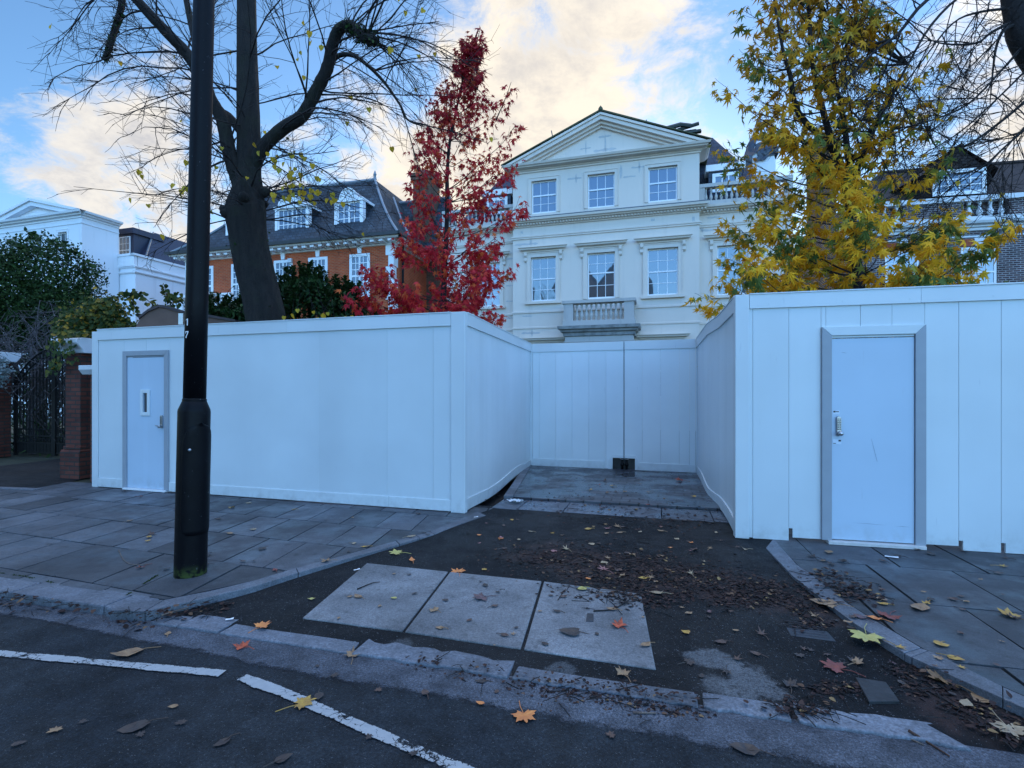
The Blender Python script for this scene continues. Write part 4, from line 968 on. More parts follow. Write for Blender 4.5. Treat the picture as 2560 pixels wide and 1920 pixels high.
for x in (.25, 2.66): balusters(m, [x], -.30, 4.42, .70, 1.2)
m.build('balcony_balustrade', M_stonegrey, rt)

# chimney wrapped for repairs
rt = thing('wrapped_chimney', 'white boarded chimney draped in torn dark sheeting, left of the yellow tree', 'chimney', HO, -R(16))
cx0, cx1, cy = 7.45, 8.65, 3.0
m = MB(); m.prism([(cx0, 9.5), (cx1, 9.5), (cx1, 11.6), (cx1 - .22, 12.45), (cx0 + .45, 12.55), (cx0, 11.2)], cy, cy + .9, 'y'); m.box(cx0 + .35, cx1 - .35, cy + .15, cy + .75, 12.4, 13.1); m.build('stack', M_white, rt)
m = MB(); nn = 40; rows = 9; cxm, hwx, cyy, hwy = (cx0 + cx1) / 2, (cx1 - cx0) / 2, cy + .45, .45
vs = []
for j_ in range(rows):
    for i_ in range(nn):
        th = 2 * pi * i_ / nn; q = 1 / max(abs(cos(th)), abs(sin(th))); u = j_ / (rows - 1)
        f = .62 + .5 * min(1, u * 1.6) + .13 * mnoise.noise((cos(th) * 3, sin(th) * 3, u * 4)) + .06 * mnoise.noise((cos(th) * 9, sin(th) * 9, u * 9))
        drop_ = 1.0 + .75 * max(0, -cos(th)) + .35 * mnoise.noise((cos(th) * 2.5, sin(th) * 2.5, 7))
        vs.append((cxm + cos(th) * q * hwx * f, cyy + sin(th) * q * hwy * (f + .12), 12.78 - u * drop_ + .08 * mnoise.noise((th * 2, u * 5, 2))))
m.raw(vs, [(j_ * nn + i_, j_ * nn + (i_ + 1) % nn, (j_ + 1) * nn + (i_ + 1) % nn, (j_ + 1) * nn + i_) for j_ in range(rows - 1) for i_ in range(nn) if mnoise.noise((i_ * .35, j_ * .3, 11)) > -.30])
m.prism([(cx0 + .5, 11.75), (cx1 + .1, 11.85), (cx1 + .05, 12.35), (cx0 + .4, 12.40)], cy - .06, cy + .95, 'y')
m.build('sheeting', plain('dark_tarpaulin', (.022, .028, .042), .35, .3, 4), rt, fix=False)
m = MB(); m.lathe([(.13, 0), (.11, .4), (.12, .42), (.12, .5)], (8.05, cy + .4, 13.1), 10); m.build('chimney_pot', plain('grey_pot', (.12, .13, .15), .6, .1), rt)

# ---- orange brick house with a slate mansard
rt = thing('brick_house', 'orange brick house with grey slate mansard and white dormers', 'house', HO, -R(15.5))
XL, XR = -20.3, -8.12
wins = [(-10.42, -9.37), (-12.72, -11.67), (-14.72, -13.67), (-17.32, -16.42), (-19.55, -18.5)]
holes = [(a, c, 6.05, 8.10) for a, c in wins] + [(a, c, 2.2, 4.6) for a, c in wins]
b = MB(); wall(b, XL, XR, 0, 8.52, holes, 0, .10); b.quad((XR, 0, 0), (XR, 9, 0), (XR, 9, 8.5), (XR, 0, 8.5)); b.quad((XL, 0, 0), (XL, 0, 8.5), (XL, 9, 8.5), (XL, 9, 0)); b.quad((XL, 9, 0), (XR, 9, 0), (XR, 9, 8.5), (XL, 9, 8.5)); b.build('wall', M_brickred, rt, fix=False)
for side in (0, 1):
    m = MB()
    for k in range(14):
        zz = 1.2 + k * .52; w2 = .40 if k % 2 else .26
        if side: m.box(XR - w2, XR + .02, -.02, .25 if k % 2 else .4, zz, zz + .50)
        else: m.box(XL - .02, XL + w2, -.02, .3, zz, zz + .50)
    m.build('quoins', M_winpaint, rt)
for a, c in wins: xm = (a + c) / 2; MB().prism([(xm - .09, 8.14), (xm + .09, 8.14), (xm + .13, 8.50), (xm - .13, 8.50)], -.06, .01, 'y').build('keystone', M_winpaint, rt)
EV = [(.0, 8.42), (.06, 8.44), (.06, 8.50), (.12, 8.52), (.12, 8.60), (.50, 8.62), (.54, 8.66), (.58, 8.76), (.0, 8.78)]
m = MB(); profile(m, XL, XR, EV, 0, 1); side_profile(m, XR, 0, 9, EV, 1); side_profile(m, XL, 0, 9, EV, -1); m.build('cornice', M_winpaint, rt)
m = MB(); x = XL - .3
while x < XR + .3: m.box(x, x + .20, -.46, -.12, 8.50, 8.60); x += .46
y = .2
while y < 4: m.box(XR + .12, XR + .46, y, y + .2, 8.50, 8.60); y += .46
m.build('modillions', M_winpaint, rt)
m = MB(); m.box(XL - .66, XR + .66, -.68, -.56, 8.70, 8.84); m.box(XR + .56, XR + .68, -.68, 9.5, 8.70, 8.84); m.build('gutter', plain('black_gutter', (.008, .008, .010), .4, .1), rt)
m = MB(); A = (XL - .5, -.5, 8.80); Bq = (XR + .5, -.5, 8.80); RA = (-17.5, 3.0, 12.95); RB = (-10.84, 3.0, 12.95); C2 = (XR + .5, 9.5, 8.80); D2 = (XL - .5, 9.5, 8.8); RC = (-10.84, 6.2, 12.95); RD = (-17.5, 6.2, 12.95)
def curved(p, q, pr_, qr, n=5, sag=.32):
    """sweep from eaves p-q to ridge pr_-qr with a bell-cast foot"""
    for i in range(n):
        for_ = []
        for u in (i / n, (i + 1) / n):
            s_ = -sag * sin(pi * u) 
            a = V(p).lerp(V(pr_), u); c = V(q).lerp(V(qr), u); a.z += s_; c.z += s_; for_.append((a, c))
        m.quad(for_[0][0], for_[0][1], for_[1][1], for_[1][0])
curved(A, Bq, RA, RB); curved(Bq, C2, RB, RC); curved(D2, A, RD, RA); curved(C2, D2, RC, RD); m.quad(RA, RB, RC, RD)
m.quad((-10.6, 3.6, 9.0), (-7.4, 3.6, 9.0), (-7.4, 5.2, 12.43), (-10.6, 5.2, 12.43)); m.quad((-7.4, 3.6, 9.0), (-7.4, 8, 9.), (-7.4, 5.2, 12.43))
roof = m.build('roof', M_slate, rt)
m = MB(); m.tube([RA, RB], .09, 6); m.tube([(-10.6, 5.2, 12.45), (-7.4, 5.2, 12.45)], .08, 6); m.lathe([(.10, 0), (.07, .15), (.10, .25), (.03, .45), (0, .5)], RB, 8)
for p, q in ((Bq, RB), (A, RA)):
    m.tube([(V(p).lerp(V(q), u) + V((0, -.02, -.32 * sin(pi * u) + .02))) for u in (0, .2, .4, .6, .8, 1)], .06, 6)
m.tube([(-9.9, 3.3, 12.0), (-8.8, 2.1, 10.3), (-7.7, .9, 8.95)], .05, 6)
m.build('ridge_tiles', plain('lead_ridge', (.16, .20, .24), .5, .15), roof)
def casement(root, x0, x1, z0, z1, y, cols, rows, name='window', fr=.09, mull=None, mat=M_winpaint):
    b = MB(); b.box(x0, x0 + fr, y, y + .06, z0, z1); b.box(x1 - fr, x1, y, y + .06, z0, z1); b.box(x0 + fr, x1 - fr, y, y + .06, z1 - fr, z1); b.box(x0 + fr, x1 - fr, y, y + .06, z0, z0 + fr)
    for i in range(1, cols): x = lerp(x0 + fr, x1 - fr, i / cols); h = .045 if (mull and i in mull) else .02; b.box(x - h, x + h, y + .004, y + .05, z0 + fr, z1 - fr)
    for j in range(1, rows): z = lerp(z0 + fr, z1 - fr, j / rows); h = .045 if (name == 'window' and j == rows // 2) else .02; b.box(x0 + fr, x1 - fr, y + .006, y + .048, z - h, z + h)
    wd = b.build(name, mat, root); MB().quad((x0 + fr, y + .03, z0 + fr), (x1 - fr, y + .03, z0 + fr), (x1 - fr, y + .03, z1 - fr), (x0 + fr, y + .03, z1 - fr)).build('pane', M_glass, wd, fix=False)
for a, c in wins: casement(rt, a - .02, c + .02, 6.03, 8.12, -.03, 4, 6, fr=.14, mull=(2,)); casement(rt, a, c, 2.2, 4.6, .03, 3, 5)
for x0, x1, hump in ((-15.2, -13.19, 0), (-11.70, -10.10, 1), (-18.3, -16.7, 1)):
    m = MB(); m.box(x0 + .1, x1 - .1, .85, 3.0, 9.5, 10.98); dm = m.build('dormer', M_slate, rt)
    m = MB(); m.box(x0 - .05, x1 + .05, .55, 2.6, 10.92, 11.05); xm = (x0 + x1) / 2; hw = (x1 - x0) / 2 * (.78 if not hump else .62)
    arc = [(xm + hw * cos(pi - pi * i / 12), 11.05 + (.46 if not hump else .50) * (sin(pi * i / 12) ** (1. if not hump else 1.25))) for i in range(13)]
    m.prism(arc, .58, 2.2, 'y'); m.prism([(x, z + .05) for x, z in arc] + [(x * .94 + xm * .06, z - .03) for x, z in arc[::-1]], .54, .62, 'y')
    m.box(x0 - .08, x1 + .08, .5, .9, 9.55, 9.68); m.box(x0, x0 + .15, .6, .86, 9.68, 10.92); m.box(x1 - .15, x1, .6, .86, 9.68, 10.92); m.build('dormer_frame', M_winpaint, dm)
    casement(rt, x0 + .15, x1 - .15, 9.68, 10.92, .66, 6 if not hump else 4, 3, 'dormer_window', .07, (3,) if not hump else (2,))
m = MB(); x0, x1 = -20.1, -16.5; m.box(x0, x1, -.95, .0, 5.45, 5.68); m.box(x0, x1, -.95, -.73, 6.34, 6.46)
for a in (x0, -18.45 - .0, x1 - .62): m.box(a, a + .6, -.93, -.75, 5.68, 6.34)
m.prism([(-18.6, 6.461), (-17.9, 6.461), (-18.0, 6.58), (-18.25, 6.64), (-18.5, 6.58)], -.93, -.76, 'y'); 
balusters(m, [lerp(-19.35, -18.6, i / 4) for i in range(5)] + [lerp(-17.7, -17.25, i / 3) for i in range(4)], -.84, 5.68, .66, 1.)
m.build('balcony', M_winpaint, rt)
m = MB(); m.box(-9.05, -8.05, 3.9, 5.2, 0, 13.25); st = m.build('chimney', M_brickbrown, rt)
m = MB(); m.box(-9.15, -7.95, 3.8, 5.3, 13.05, 13.2); m.box(-9.2, -7.9, 3.75, 5.35, 13.25, 13.42); m.build('chimney_cap', M_brickbrown, st); MB().box(-8.85, -8.45, 4.2, 4.7, 13.42, 13.72).build('chimney_pot', M_lead, st)
m = MB(); m.quad((-8.12, 3.6, 0), (-6.6, 3.6, 0), (-6.6, 3.6, 9.), (-8.12, 3.6, 9.)); m.quad((-6.6, 3.6, 0), (-6.6, 9, 0), (-6.6, 9, 9), (-6.6, 3.6, 9)); m.build('rear_wing_wall', M_brickbrown, rt, fix=False)
m = MB(); m.tube([(-7.95, .6, .2), (-7.95, .6, 8.6)], .055, 8); m.build('downpipe', M_iron, rt)
m = MB(); m.box(-12.9 - .95, -12.9 - .75, -.12, 0, 7.95, 8.15); m.build('alarm_box', M_coping, rt)

# ---- far white villa on the left
rt = thing('white_villa', 'far white villa with pediment and dark mansard wing, above the ivy', 'house', HO, -R(17))
def facF(px, py, t0):
    a = R(17); v = (sin(a), cos(a)); u = (cos(a), -sin(a)); k = (px - 1280) / 1296
    Y = (HO[0] * v[0] + HO[1] * v[1] + t0) / (k * v[0] + v[1]); X_ = k * Y
    return ((X_ - HO[0]) * u[0] + (Y - HO[1]) * u[1], 1.46 + (985 - py) / 1296 * Y)
sc, zc = facF(204, 539, 0); z1 = facF(204, 531, -.35)[1]
XL = sc - 7.7; xm = sc - 3.85
DM = next(d_ / 20 for d_ in range(20, 200) if 1280 + 1296 * (lambda q: q[0] / q[1])((HO[0] + sc * cos(R(17)) + d_ / 20 * sin(R(17)), HO[1] - sc * sin(R(17)) + d_ / 20 * cos(R(17)))) > 296)
wn = [facF(x, 600, 0)[0] for x in (146, 168, 82, 104, 16, 43)]
wz0, wz1 = facF(150, 628, 0)[1], facF(158, 580, 0)[1]
holes = [(wn[i] , wn[i + 1], wz0, wz1) for i in (0, 2, 4)]
b = MB(); wall(b, XL, sc, 0, zc, holes, 0, .2); b.quad((sc, 0, 0), (sc, DM, 0), (sc, DM, zc), (sc, 0, zc)); b.quad((XL, 0, 0), (XL, 0, zc), (XL, DM, zc), (XL, DM, 0)); b.quad((XL, DM, 0), (XL, DM, zc), (sc, DM, zc), (sc, DM, 0))
WX = facF(338.5, 640, 2.2)[0]; wzt = facF(338.5, 632, 2.1)[1]; wzs = facF(338.5, 665, 2.1)[1]; wz2 = facF(338.5, 680, 2.2)[1]
ww0, ww1 = facF(262, 720, 2.2)[0], facF(294, 720, 2.2)[0]; wt = facF(275, 715, 2.2)[1]
wall(b, sc, WX, 0, wzs, [(ww0, ww1, wt - 2.1, wt), (ww0, ww1, wt - 5.2, wt - 3.2)], 2.2, .2); b.quad((WX, 2.2, 0), (WX, 11, 0), (WX, 11, wzs), (WX, 2.2, wzs)); b.quad((sc, 11, 0), (sc, 11, wzs), (WX, 11, wzs), (WX, 11, 0)); b.build('wall', M_white, rt, fix=False)
CORN = [(.0, zc - .12), (.06, zc - .1), (.06, zc), (.2, zc + .03), (.22, zc + .10), (.36, zc + .13), (.40, zc + .24), (.0, zc + .27)]
m = MB(); profile(m, XL, sc, CORN, 0, 1); side_profile(m, sc, 0, DM, CORN, 1); zs = facF(204, 556, 0)[1]
S2 = [(0, zs - .05), (.04, zs - .04), (.04, zs + .02), (0, zs + .03)]; profile(m, XL, sc, S2, 0, 1); side_profile(m, sc, 0, DM, S2, 1)
for zz in (wzs, wz2):
    S3 = [(0, zz - .08), (.05, zz - .07), (.10, zz), (.10, zz + .05), (0, zz + .07)]; profile(m, sc, WX, S3, 2.2, 0); side_profile(m, WX, 2.1, 11, S3, 1)
az = facF(83, 495, -.3)[1]; hw = 4.2; zb = zc + .26
for sg in (-1, 1):
    for o0, o1, yy in ((0, .16, -.4), (.16, .42, -.3)):
        sl = (az - zb) / hw; m.prism([(xm, az - o0), (xm + sg * (hw - o0 / sl), zb), (xm + sg * (hw - o1 / sl), zb), (xm, az - o1)], yy, .1, 'y')
m.build('cornice', M_white, rt)
m = MB(); m.quad((xm - 3.4, .03, zb), (xm + 3.4, .03, zb), (xm, .03, az - .35)); m.quad((xm - hw, 0, zb), (xm, 0, az - .05), (xm, DM, az - .05), (xm - hw, DM, zb)); m.quad((xm + hw, 0, zb), (xm + hw, DM, zb), (xm, DM, az - .05), (xm, 0, az - .05)); m.build('tympanum', M_white, rt, fix=False)
m = MB(); m.box(sc, WX + .06, 2.05, 2.35, wzt - .14, wzt); m.box(WX - .24, WX + .08, 2.05, 11, wzt - .14, wzt - .001); m.box(WX - .2, WX, 2.36, 11, wzs, wzt - .14)
bx0, bx1 = facF(256, 660, 2.2)[0], facF(283, 660, 2.2)[0]; m.box(sc, bx0, 2.1, 2.3, wzs, wzt - .14); m.box(bx1, WX, 2.1, 2.3, wzs, wzt - .14); balusters(m, [lerp(bx0 + .12, bx1 - .12, i / 3) for i in range(4)], 2.2, wzs, wzt - .14 - wzs, 1.2); m.build('parapet', M_white, rt)
m = MB(); q = facF(365, 580, 4.2); zm = q[1]
m.quad((sc, 2.9, wzs), (WX - .4, 2.9, wzs), (WX - 1.3, 4.4, zm), (sc, 4.4, zm)); m.quad((WX - .4, 2.9, wzs), (WX - .4, 11, wzs), (WX - 1.3, 10, zm), (WX - 1.3, 4.4, zm)); m.quad((sc, 4.4, zm), (WX - 1.3, 4.4, zm), (WX - 1.3, 10, zm), (sc, 10, zm)); rf = m.build('mansard_roof', plain('dark_blue_slate', (.020, .026, .052), .45, .2, 8), rt)
m = MB(); m.tube([(WX - .4, 2.9, wzs), (WX - 1.3, 4.4, zm)], .06, 5); m.build('hip_flashing', M_lead, rf)
ddx0, ddx1 = facF(300, 600, 3.0)[0], facF(327, 600, 3.0)[0]; dz0, dz1 = wzt - .05, facF(300, 594, 3.0)[1]
m = MB(); m.box(ddx0 - .25, ddx1 + .25, 3.0, 5, wzs, dz1 + .15); m.box(ddx0 - .4, ddx1 + .4, 2.85, 5, dz1 + .15, dz1 + .5); dm = m.build('dormer', plain('dark_lead_dormer', (.022, .028, .055), .5, .1), rt)
sash(rt, ddx0, ddx1, dz0 - .3, dz1, 2.93, 3, 2, 2, M_glass)
for i in (0, 2, 4):
    wd = sash(rt, wn[i], wn[i + 1], wz0, wz1, .12, 2, 1, 1, M_glasslow); m = MB(); surround(m, wn[i], wn[i + 1], wz0, wz1, 0, .12, .03); m.build('surround', M_white, wd)
sash(rt, ww0, ww1, wt - 2.1, wt, 2.3, 2, 1, 2, M_glass); sash(rt, ww0, ww1, wt - 5.2, wt - 3.2, 2.3, 2, 1, 2, M_glass)

# ---- dark brick house on the right
rt = thing('dark_brick_house', 'purple brick house with white balustrade and dark tiled roof, right', 'house', HO, -R(12))
XL, XR = 10.6, 24
wins = [(12.0, 13.14), (14.46, 15.60), (16.9, 18.04), (19.4, 20.5)]
b = MB(); wall(b, XL, XR, 0, 8.62, [(a, c, 5.0, 6.84) for a, c in wins], 0, .12); b.quad((XL, 0, 0), (XL, 9, 0), (XL, 9, 8.6), (XL, 0, 8.6)); b.quad((XR, 0, 0), (XR, 0, 8.6), (XR, 9, 8.6), (XR, 9, 0)); b.build('wall', M_brickdark, rt, fix=False)
m = MB(); profile(m, XL, XR, [(0, 7.40), (.05, 7.42), (.05, 7.50), (.12, 7.53), (.12, 7.58), (.26, 7.62), (.30, 7.70), (.30, 7.76), (0, 7.80)], 0, 1); profile(m, XL, XR, [(0, 7.16), (.04, 7.17), (.04, 7.23), (0, 7.24)], 0)
m.build('cornice', M_coping, rt)
m = MB(); m.box(XL, XR, -.30, -.02, 8.42, 8.60); m.box(XL, XR, -.28, -.02, 7.765, 7.86)
for a, c in ((11.4, 12.3), (13.2, 14.15), (15.05, 15.75), (17.4, 18.2), (19.9, 20.6)): pass
for a, c in ((XL, XL + .4), (23.2, XR)): m.box(a, c, -.27, -.04, 7.86, 8.42)
for x0, x1 in ((11.1, 12.3), (14.62, 15.62), (17.5, 18.5), (20.2, 21.2)): balusters(m, [lerp(x0, x1, i / 3.) for i in range(4)], -.16, 7.86, .56, 1.55)
m.build('balustrade', M_coping, rt)
for x0, x1 in ((12.5, 14.42), (15.82, 17.3), (18.7, 20.)): MB().box(x0, x1, -.24, -.05, 7.86, 8.42).build('parapet_brickwork', M_brickdark, rt)
for a, c in wins:
    xm = (a + c) / 2; m = MB(); k = MB()
    for sg in (-1, 1): m.prism([(xm + sg * .15, 6.86), (xm + sg * .17, 7.12), (xm + sg * .76, 7.12), (xm + sg * .60, 6.86)], -.012, .01, 'y')
    k.prism([(xm - .13, 6.85), (xm + .13, 6.85), (xm + .17, 7.14), (xm - .17, 7.14)], -.05, .01, 'y')
    m.build('window_arch', M_soldier, rt); k.build('keystone', M_coping, rt)
for a, c in wins: sash(rt, a, c, 5.0, 6.84, .03, 4, 2, 2, M_glassblind, 5.90, fr=.08)
m = MB(); m.quad((XL, .35, 8.5), (XR, .35, 8.5), (XR, 4.6, 11.5), (13.9, 4.6, 11.5)); m.quad((XL, .35, 8.5), (13.9, 4.6, 11.5), (13.9, 6, 11.5), (XL, 9.2, 8.5)); m.quad((13.9, 4.6, 11.5), (XR, 4.6, 11.5), (XR, 6, 11.5), (13.9, 6, 11.5)); m.quad((XL, 9.2, 8.5), (13.9, 6, 11.5), (XR, 6, 11.5), (XR, 9.2, 8.5))
rf = m.build('roof', M_tile, rt, fix=False)
m = MB(); m.tube([(13.9, 4.6, 11.52), (XR, 4.6, 11.52)], .10, 6); m.tube([(XL, .35, 8.52), (13.9, 4.6, 11.52)], .09, 6); m.build('ridge_tiles', M_tile, rf)
m = MB(); x0, x1, xa = 13.85, 15.6, 14.72; za, ze = 10.72, 9.95
m.quad((x0 - .32, .45, ze - .15), (xa, .45, za), (xa, 4.2, za + .2), (x0 - .9, 2.6, ze - .2)); m.quad((x1 + .32, .45, ze - .15), (x1 + 1.2, 2.6, ze - .2), (xa, 4.2, za + .2), (xa, .45, za))
m.quad((x0, .6, 9.9), (x1, .6, 9.9), (xa, .52, za - .03)); m.quad((x0, .6, 8.6), (x0, .6, 9.95), (x0 - .6, 2.6, 9.9), (x0, 2.6, 8.8)); m.quad((x1, .6, 8.6), (x1, 2.6, 8.8), (x1 + .6, 2.6, 9.9), (x1, .6, 9.95))
m.tube([(xa, .42, za + .02), (xa, 4.2, za + .22)], .10, 6)
dm = m.build('dormer', M_tile, rt, fix=False)
casement(rt, x0, x1, 8.95, 9.92, .56, 4, 3, 'dormer_window', .14)
m = MB(); m.box(10.95, 11.80, 4.0, 5.2, 8.4, 12.9); st = m.build('chimney', M_brickbrown, rt); m = MB(); m.box(10.85, 11.90, 3.9, 5.3, 12.55, 12.70); m.box(10.82, 11.93, 3.87, 5.33, 12.9, 13.05); m.build('chimney_cap', M_brickbrown, st)
# ---------------------------------------------------------------- trees and shrubs
def rv(k=1.): return V((rnd(-1, 1), rnd(-1, 1), rnd(-1, 1))) * k
def path(p, d, L, n=6, wob=.12, grav=0.):
    """wandering polyline; grav < 0 droops, > 0 turns upwards"""
    pts = [V(p)]; d = V(d).normalized(); st = L / n
    for i in range(n):
        d = (d + rv(wob) + V((0, 0, grav / n))).normalized(); pts.append(pts[-1] + d * st)
    return pts
def resample(pts, n):
    pts = [V(p) for p in pts]; L = [0]
    for a, c in zip(pts, pts[1:]): L.append(L[-1] + (c - a).length)
    o = []
    for i in range(n + 1):
        x = L[-1] * i / n
        for k in range(len(pts) - 1):
            if x <= L[k + 1] + 1e-9: o.append(pts[k].lerp(pts[k + 1], (x - L[k]) / max(1e-9, L[k + 1] - L[k]))); break
    return o
def smoothline(pts, n):                # Catmull-Rom through measured points
    pts = [V(p) for p in pts]; P = [pts[0] * 2 - pts[1]] + pts + [pts[-1] * 2 - pts[-2]]; o = []
    for i in range(1, len(P) - 2):
        for k in range(n):
            t = k / n; a, b_, c, d = P[i - 1], P[i], P[i + 1], P[i + 2]
            o.append(.5 * ((2 * b_) + (c - a) * t + (2 * a - 5 * b_ + 4 * c - d) * t * t + (3 * b_ - a - 3 * c + d) * t ** 3))
    return o + [pts[-1]]
STAR = []
for k, (an, r_) in enumerate([(270, .16), (306, .50), (318, .22), (350, .78), (22, .34), (48, .98), (69, .40), (90, 1.1), (111, .40), (132, .98), (158, .34), (190, .78), (222, .22), (234, .50)]):
    STAR.append((cos(R(an)) * r_, sin(R(an)) * r_ + .15))
def star(b, p, tip, nrm, size, droop=.25, lobes=STAR):
    """palmate leaf: a fan round its middle, tips drooping"""
    t = tip.normalized(); s_ = t.cross(nrm)
    if s_.length < 1e-4: s_ = t.orthogonal()
    s_.normalize(); n = s_.cross(t); c = p + t * size * .5
    vs = [c + n * size * .04] + [c + (s_ * x + t * y) * size * .55 - n * (x * x + y * y) * size * droop * .5 for x, y in lobes]
    m = len(lobes); b.raw(vs, [(0, 1 + k, 1 + (k + 1) % m) for k in range(m)])
OVAL = [(0, 0), (.30, .22), (.36, .52), (.20, .84), (0, 1.08), (-.20, .84), (-.36, .52), (-.30, .22)]
HEART = [(0, .06), (.28, -.02), (.48, .22), (.42, .58), (.18, .88), (0, 1.08), (-.18, .88), (-.42, .58), (-.48, .22), (-.28, -.02)]
def blade(b, p, tip, nrm, size, shape=OVAL, fold=.15, wide=1.):
    t = tip.normalized(); s_ = t.cross(nrm)
    if s_.length < 1e-4: s_ = t.orthogonal()
    s_.normalize(); n = s_.cross(t); m = len(shape)
    vs = [p + t * size * .5 - n * size * fold * .3] + [p + (s_ * x * wide + t * y) * size + n * (abs(x) * fold - y * y * .12) * size for x, y in shape]
    b.raw(vs, [(0, 1 + k, 1 + (k + 1) % m) for k in range(m)])

def sweetgum(label, base, z_top, axis, Lt, Rt, rad, mat, leaf, zlow, step, bush=1., gd=(.25, .8), stems=(), thin=.3, seed=1, wisps=()):
    random.seed(seed)
    rt = thing('sweetgum_tree', label, 'tree', (base[0], base[1], 0))
    tb, bb, lb = MB(), MB(), MB()
    ax = smoothline([V((interp(axis, z), .0, z)) for z in [0, 1, 2] + [2 + (z_top - 2) * i / 9 for i in range(1, 10)]], 3)
    tb.tube(ax, [max(.012, rad * (1 - .93 * p.z / z_top) + (.04 if p.z < .3 else 0)) for p in ax], 10)
    stemp = [ax]
    for st in stems:
        sp = smoothline([V(p) - V((base[0], base[1], 0)) for p in st], 4); stemp.append(sp)
        tb.tube(sp, [lerp(rad * .52, .014, i / (len(sp) - 1)) for i in range(len(sp))], 7)
    tb.build('trunk', M_barkdk, rt, smooth=True)
    def leaves(p, d, n):
        k_ = 1 - thin * min(1, max(0, (p.z - 3.6) / 3)) + (.45 if p.z < 4.3 else 0)
        n = int(n * bush * k_ + rnd(0, 1))
        for _ in range(n):
            o = (d * .3 + V((rnd(-1, 1), rnd(-1, 1), 0)) * .7 + V((0, 0, rnd(-1.3, -.05)))).normalized()
            nn = V((rnd(-1, 1), rnd(-1.4, .4), rnd(.0, 1.1))).normalized(); q = p + rv(.05)
            pet = o * rnd(.02, .08); wx, wy = q.x + base[0], q.y + base[1]
            if q.z < 2.62 and (wx < 3.2 if base[0] > 0 else wx > (wy - 6.356) * .234 - .72): continue
            star(lb, q + pet, o, nn, leaf * rnd(.62, 1.22), rnd(.1, .85))
    z = zlow; az = 0.
    while z < z_top - .15:
        az += 2.399 + rnd(-.5, .5); k = cos(az)
        reach = (interp(Rt, z) * (k * .5 + .5) + interp(Lt, z) * (.5 - k * .5)) * rnd(.62, 1.08)
        src = stemp[0]
        if len(stemp) > 1 and z > stemp[1][2].z + .5: src = random.choice(stemp)
        g_ = lerp(gd[0], gd[1], min(1, max(0, (z - 2.2) / (z_top - 3.2)))); pz = max(.9, z - reach * g_ * rnd(.7, 1.3)); c = min(src, key=lambda q: abs(q.z - pz))
        tgt = V((interp(axis, z) + k * reach, sin(az) * reach * .85, z)); d = tgt - c
        L = d.length; pts = path(c, (d.normalized() + V((0, 0, -.35))), L, 9, .13, .55)
        dv = tgt - pts[-1]; pts = [p + dv * (i / 9) ** 1.5 for i, p in enumerate(pts)]
        bb.tube(pts, [lerp(max(.009, rad * .15 * min(1, L / 1.6)), .003, (i / 9) ** .7) for i in range(10)], 5, False)
        pts = resample(pts, max(10, int(L / .07)))
        clump = rnd(.25, .6)
        for i, p in enumerate(pts):
            u = i / (len(pts) - 1)
            if u < .25: continue
            dd = (pts[min(i + 1, len(pts) - 1)] - pts[i - 1]).normalized()
            if mnoise.noise(p * 2.3 + V((seed, 0, 0))) < -clump * .55 and u < .85: continue
            if rnd(0, 1) < .66:
                sd = (dd.cross(V((0, 0, 1))) * random.choice((-1, 1)) * rnd(.4, 1) + dd * .8 + V((0, 0, rnd(-.4, .45)))).normalized(); l2 = rnd(.12, .40) * min(1., L) * (1.25 - u * .6)
                tw = path(p, sd, l2, 4, .2, .2); bb.tube(tw, [.0036, .003, .0027, .0024, .002], 3, False)
                for j in range(1, 5): leaves(tw[j], sd, 1.15 + (j == 4))
            leaves(p, dd, .8)
        leaves(pts[-1], dd, 3)
        z += step * rnd(.6, 1.4) * (.62 if z < 3.8 else 1.)
    for st in stemp:                                            # leaves straight off the upper stems
        for p in resample(st, int(60 * z_top / 8)):
            if p.z > z_top * .5 and rnd(0, 1) < .6: leaves(p, rv().normalized(), 1.4)
    for w_ in wisps:
        pts = smoothline([V(p) - V((base[0], base[1], 0)) for p in w_], 5); bb.tube(pts, [lerp(.012, .004, i / (len(pts) - 1)) for i in range(len(pts))], 4, False)
        for p in resample(pts, 16)[4:]: leaves(p, V((0, 0, .3)), 2.4)
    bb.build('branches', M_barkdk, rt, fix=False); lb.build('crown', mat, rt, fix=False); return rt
k = 136.
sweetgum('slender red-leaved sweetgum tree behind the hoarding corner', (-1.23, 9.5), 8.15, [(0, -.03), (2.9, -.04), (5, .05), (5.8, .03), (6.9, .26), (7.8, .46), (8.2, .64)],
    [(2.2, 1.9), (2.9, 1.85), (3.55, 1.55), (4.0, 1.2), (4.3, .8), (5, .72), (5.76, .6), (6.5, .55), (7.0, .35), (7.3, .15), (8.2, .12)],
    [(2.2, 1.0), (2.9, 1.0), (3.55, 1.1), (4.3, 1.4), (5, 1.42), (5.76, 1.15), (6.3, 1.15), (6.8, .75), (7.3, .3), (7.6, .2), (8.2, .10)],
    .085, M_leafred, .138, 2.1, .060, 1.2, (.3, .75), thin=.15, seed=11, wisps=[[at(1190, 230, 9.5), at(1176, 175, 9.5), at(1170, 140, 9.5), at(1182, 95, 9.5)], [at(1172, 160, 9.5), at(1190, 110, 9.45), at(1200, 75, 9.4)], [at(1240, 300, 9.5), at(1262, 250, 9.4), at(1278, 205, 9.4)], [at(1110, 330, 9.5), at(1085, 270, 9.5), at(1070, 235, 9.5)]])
Yt = 8.0
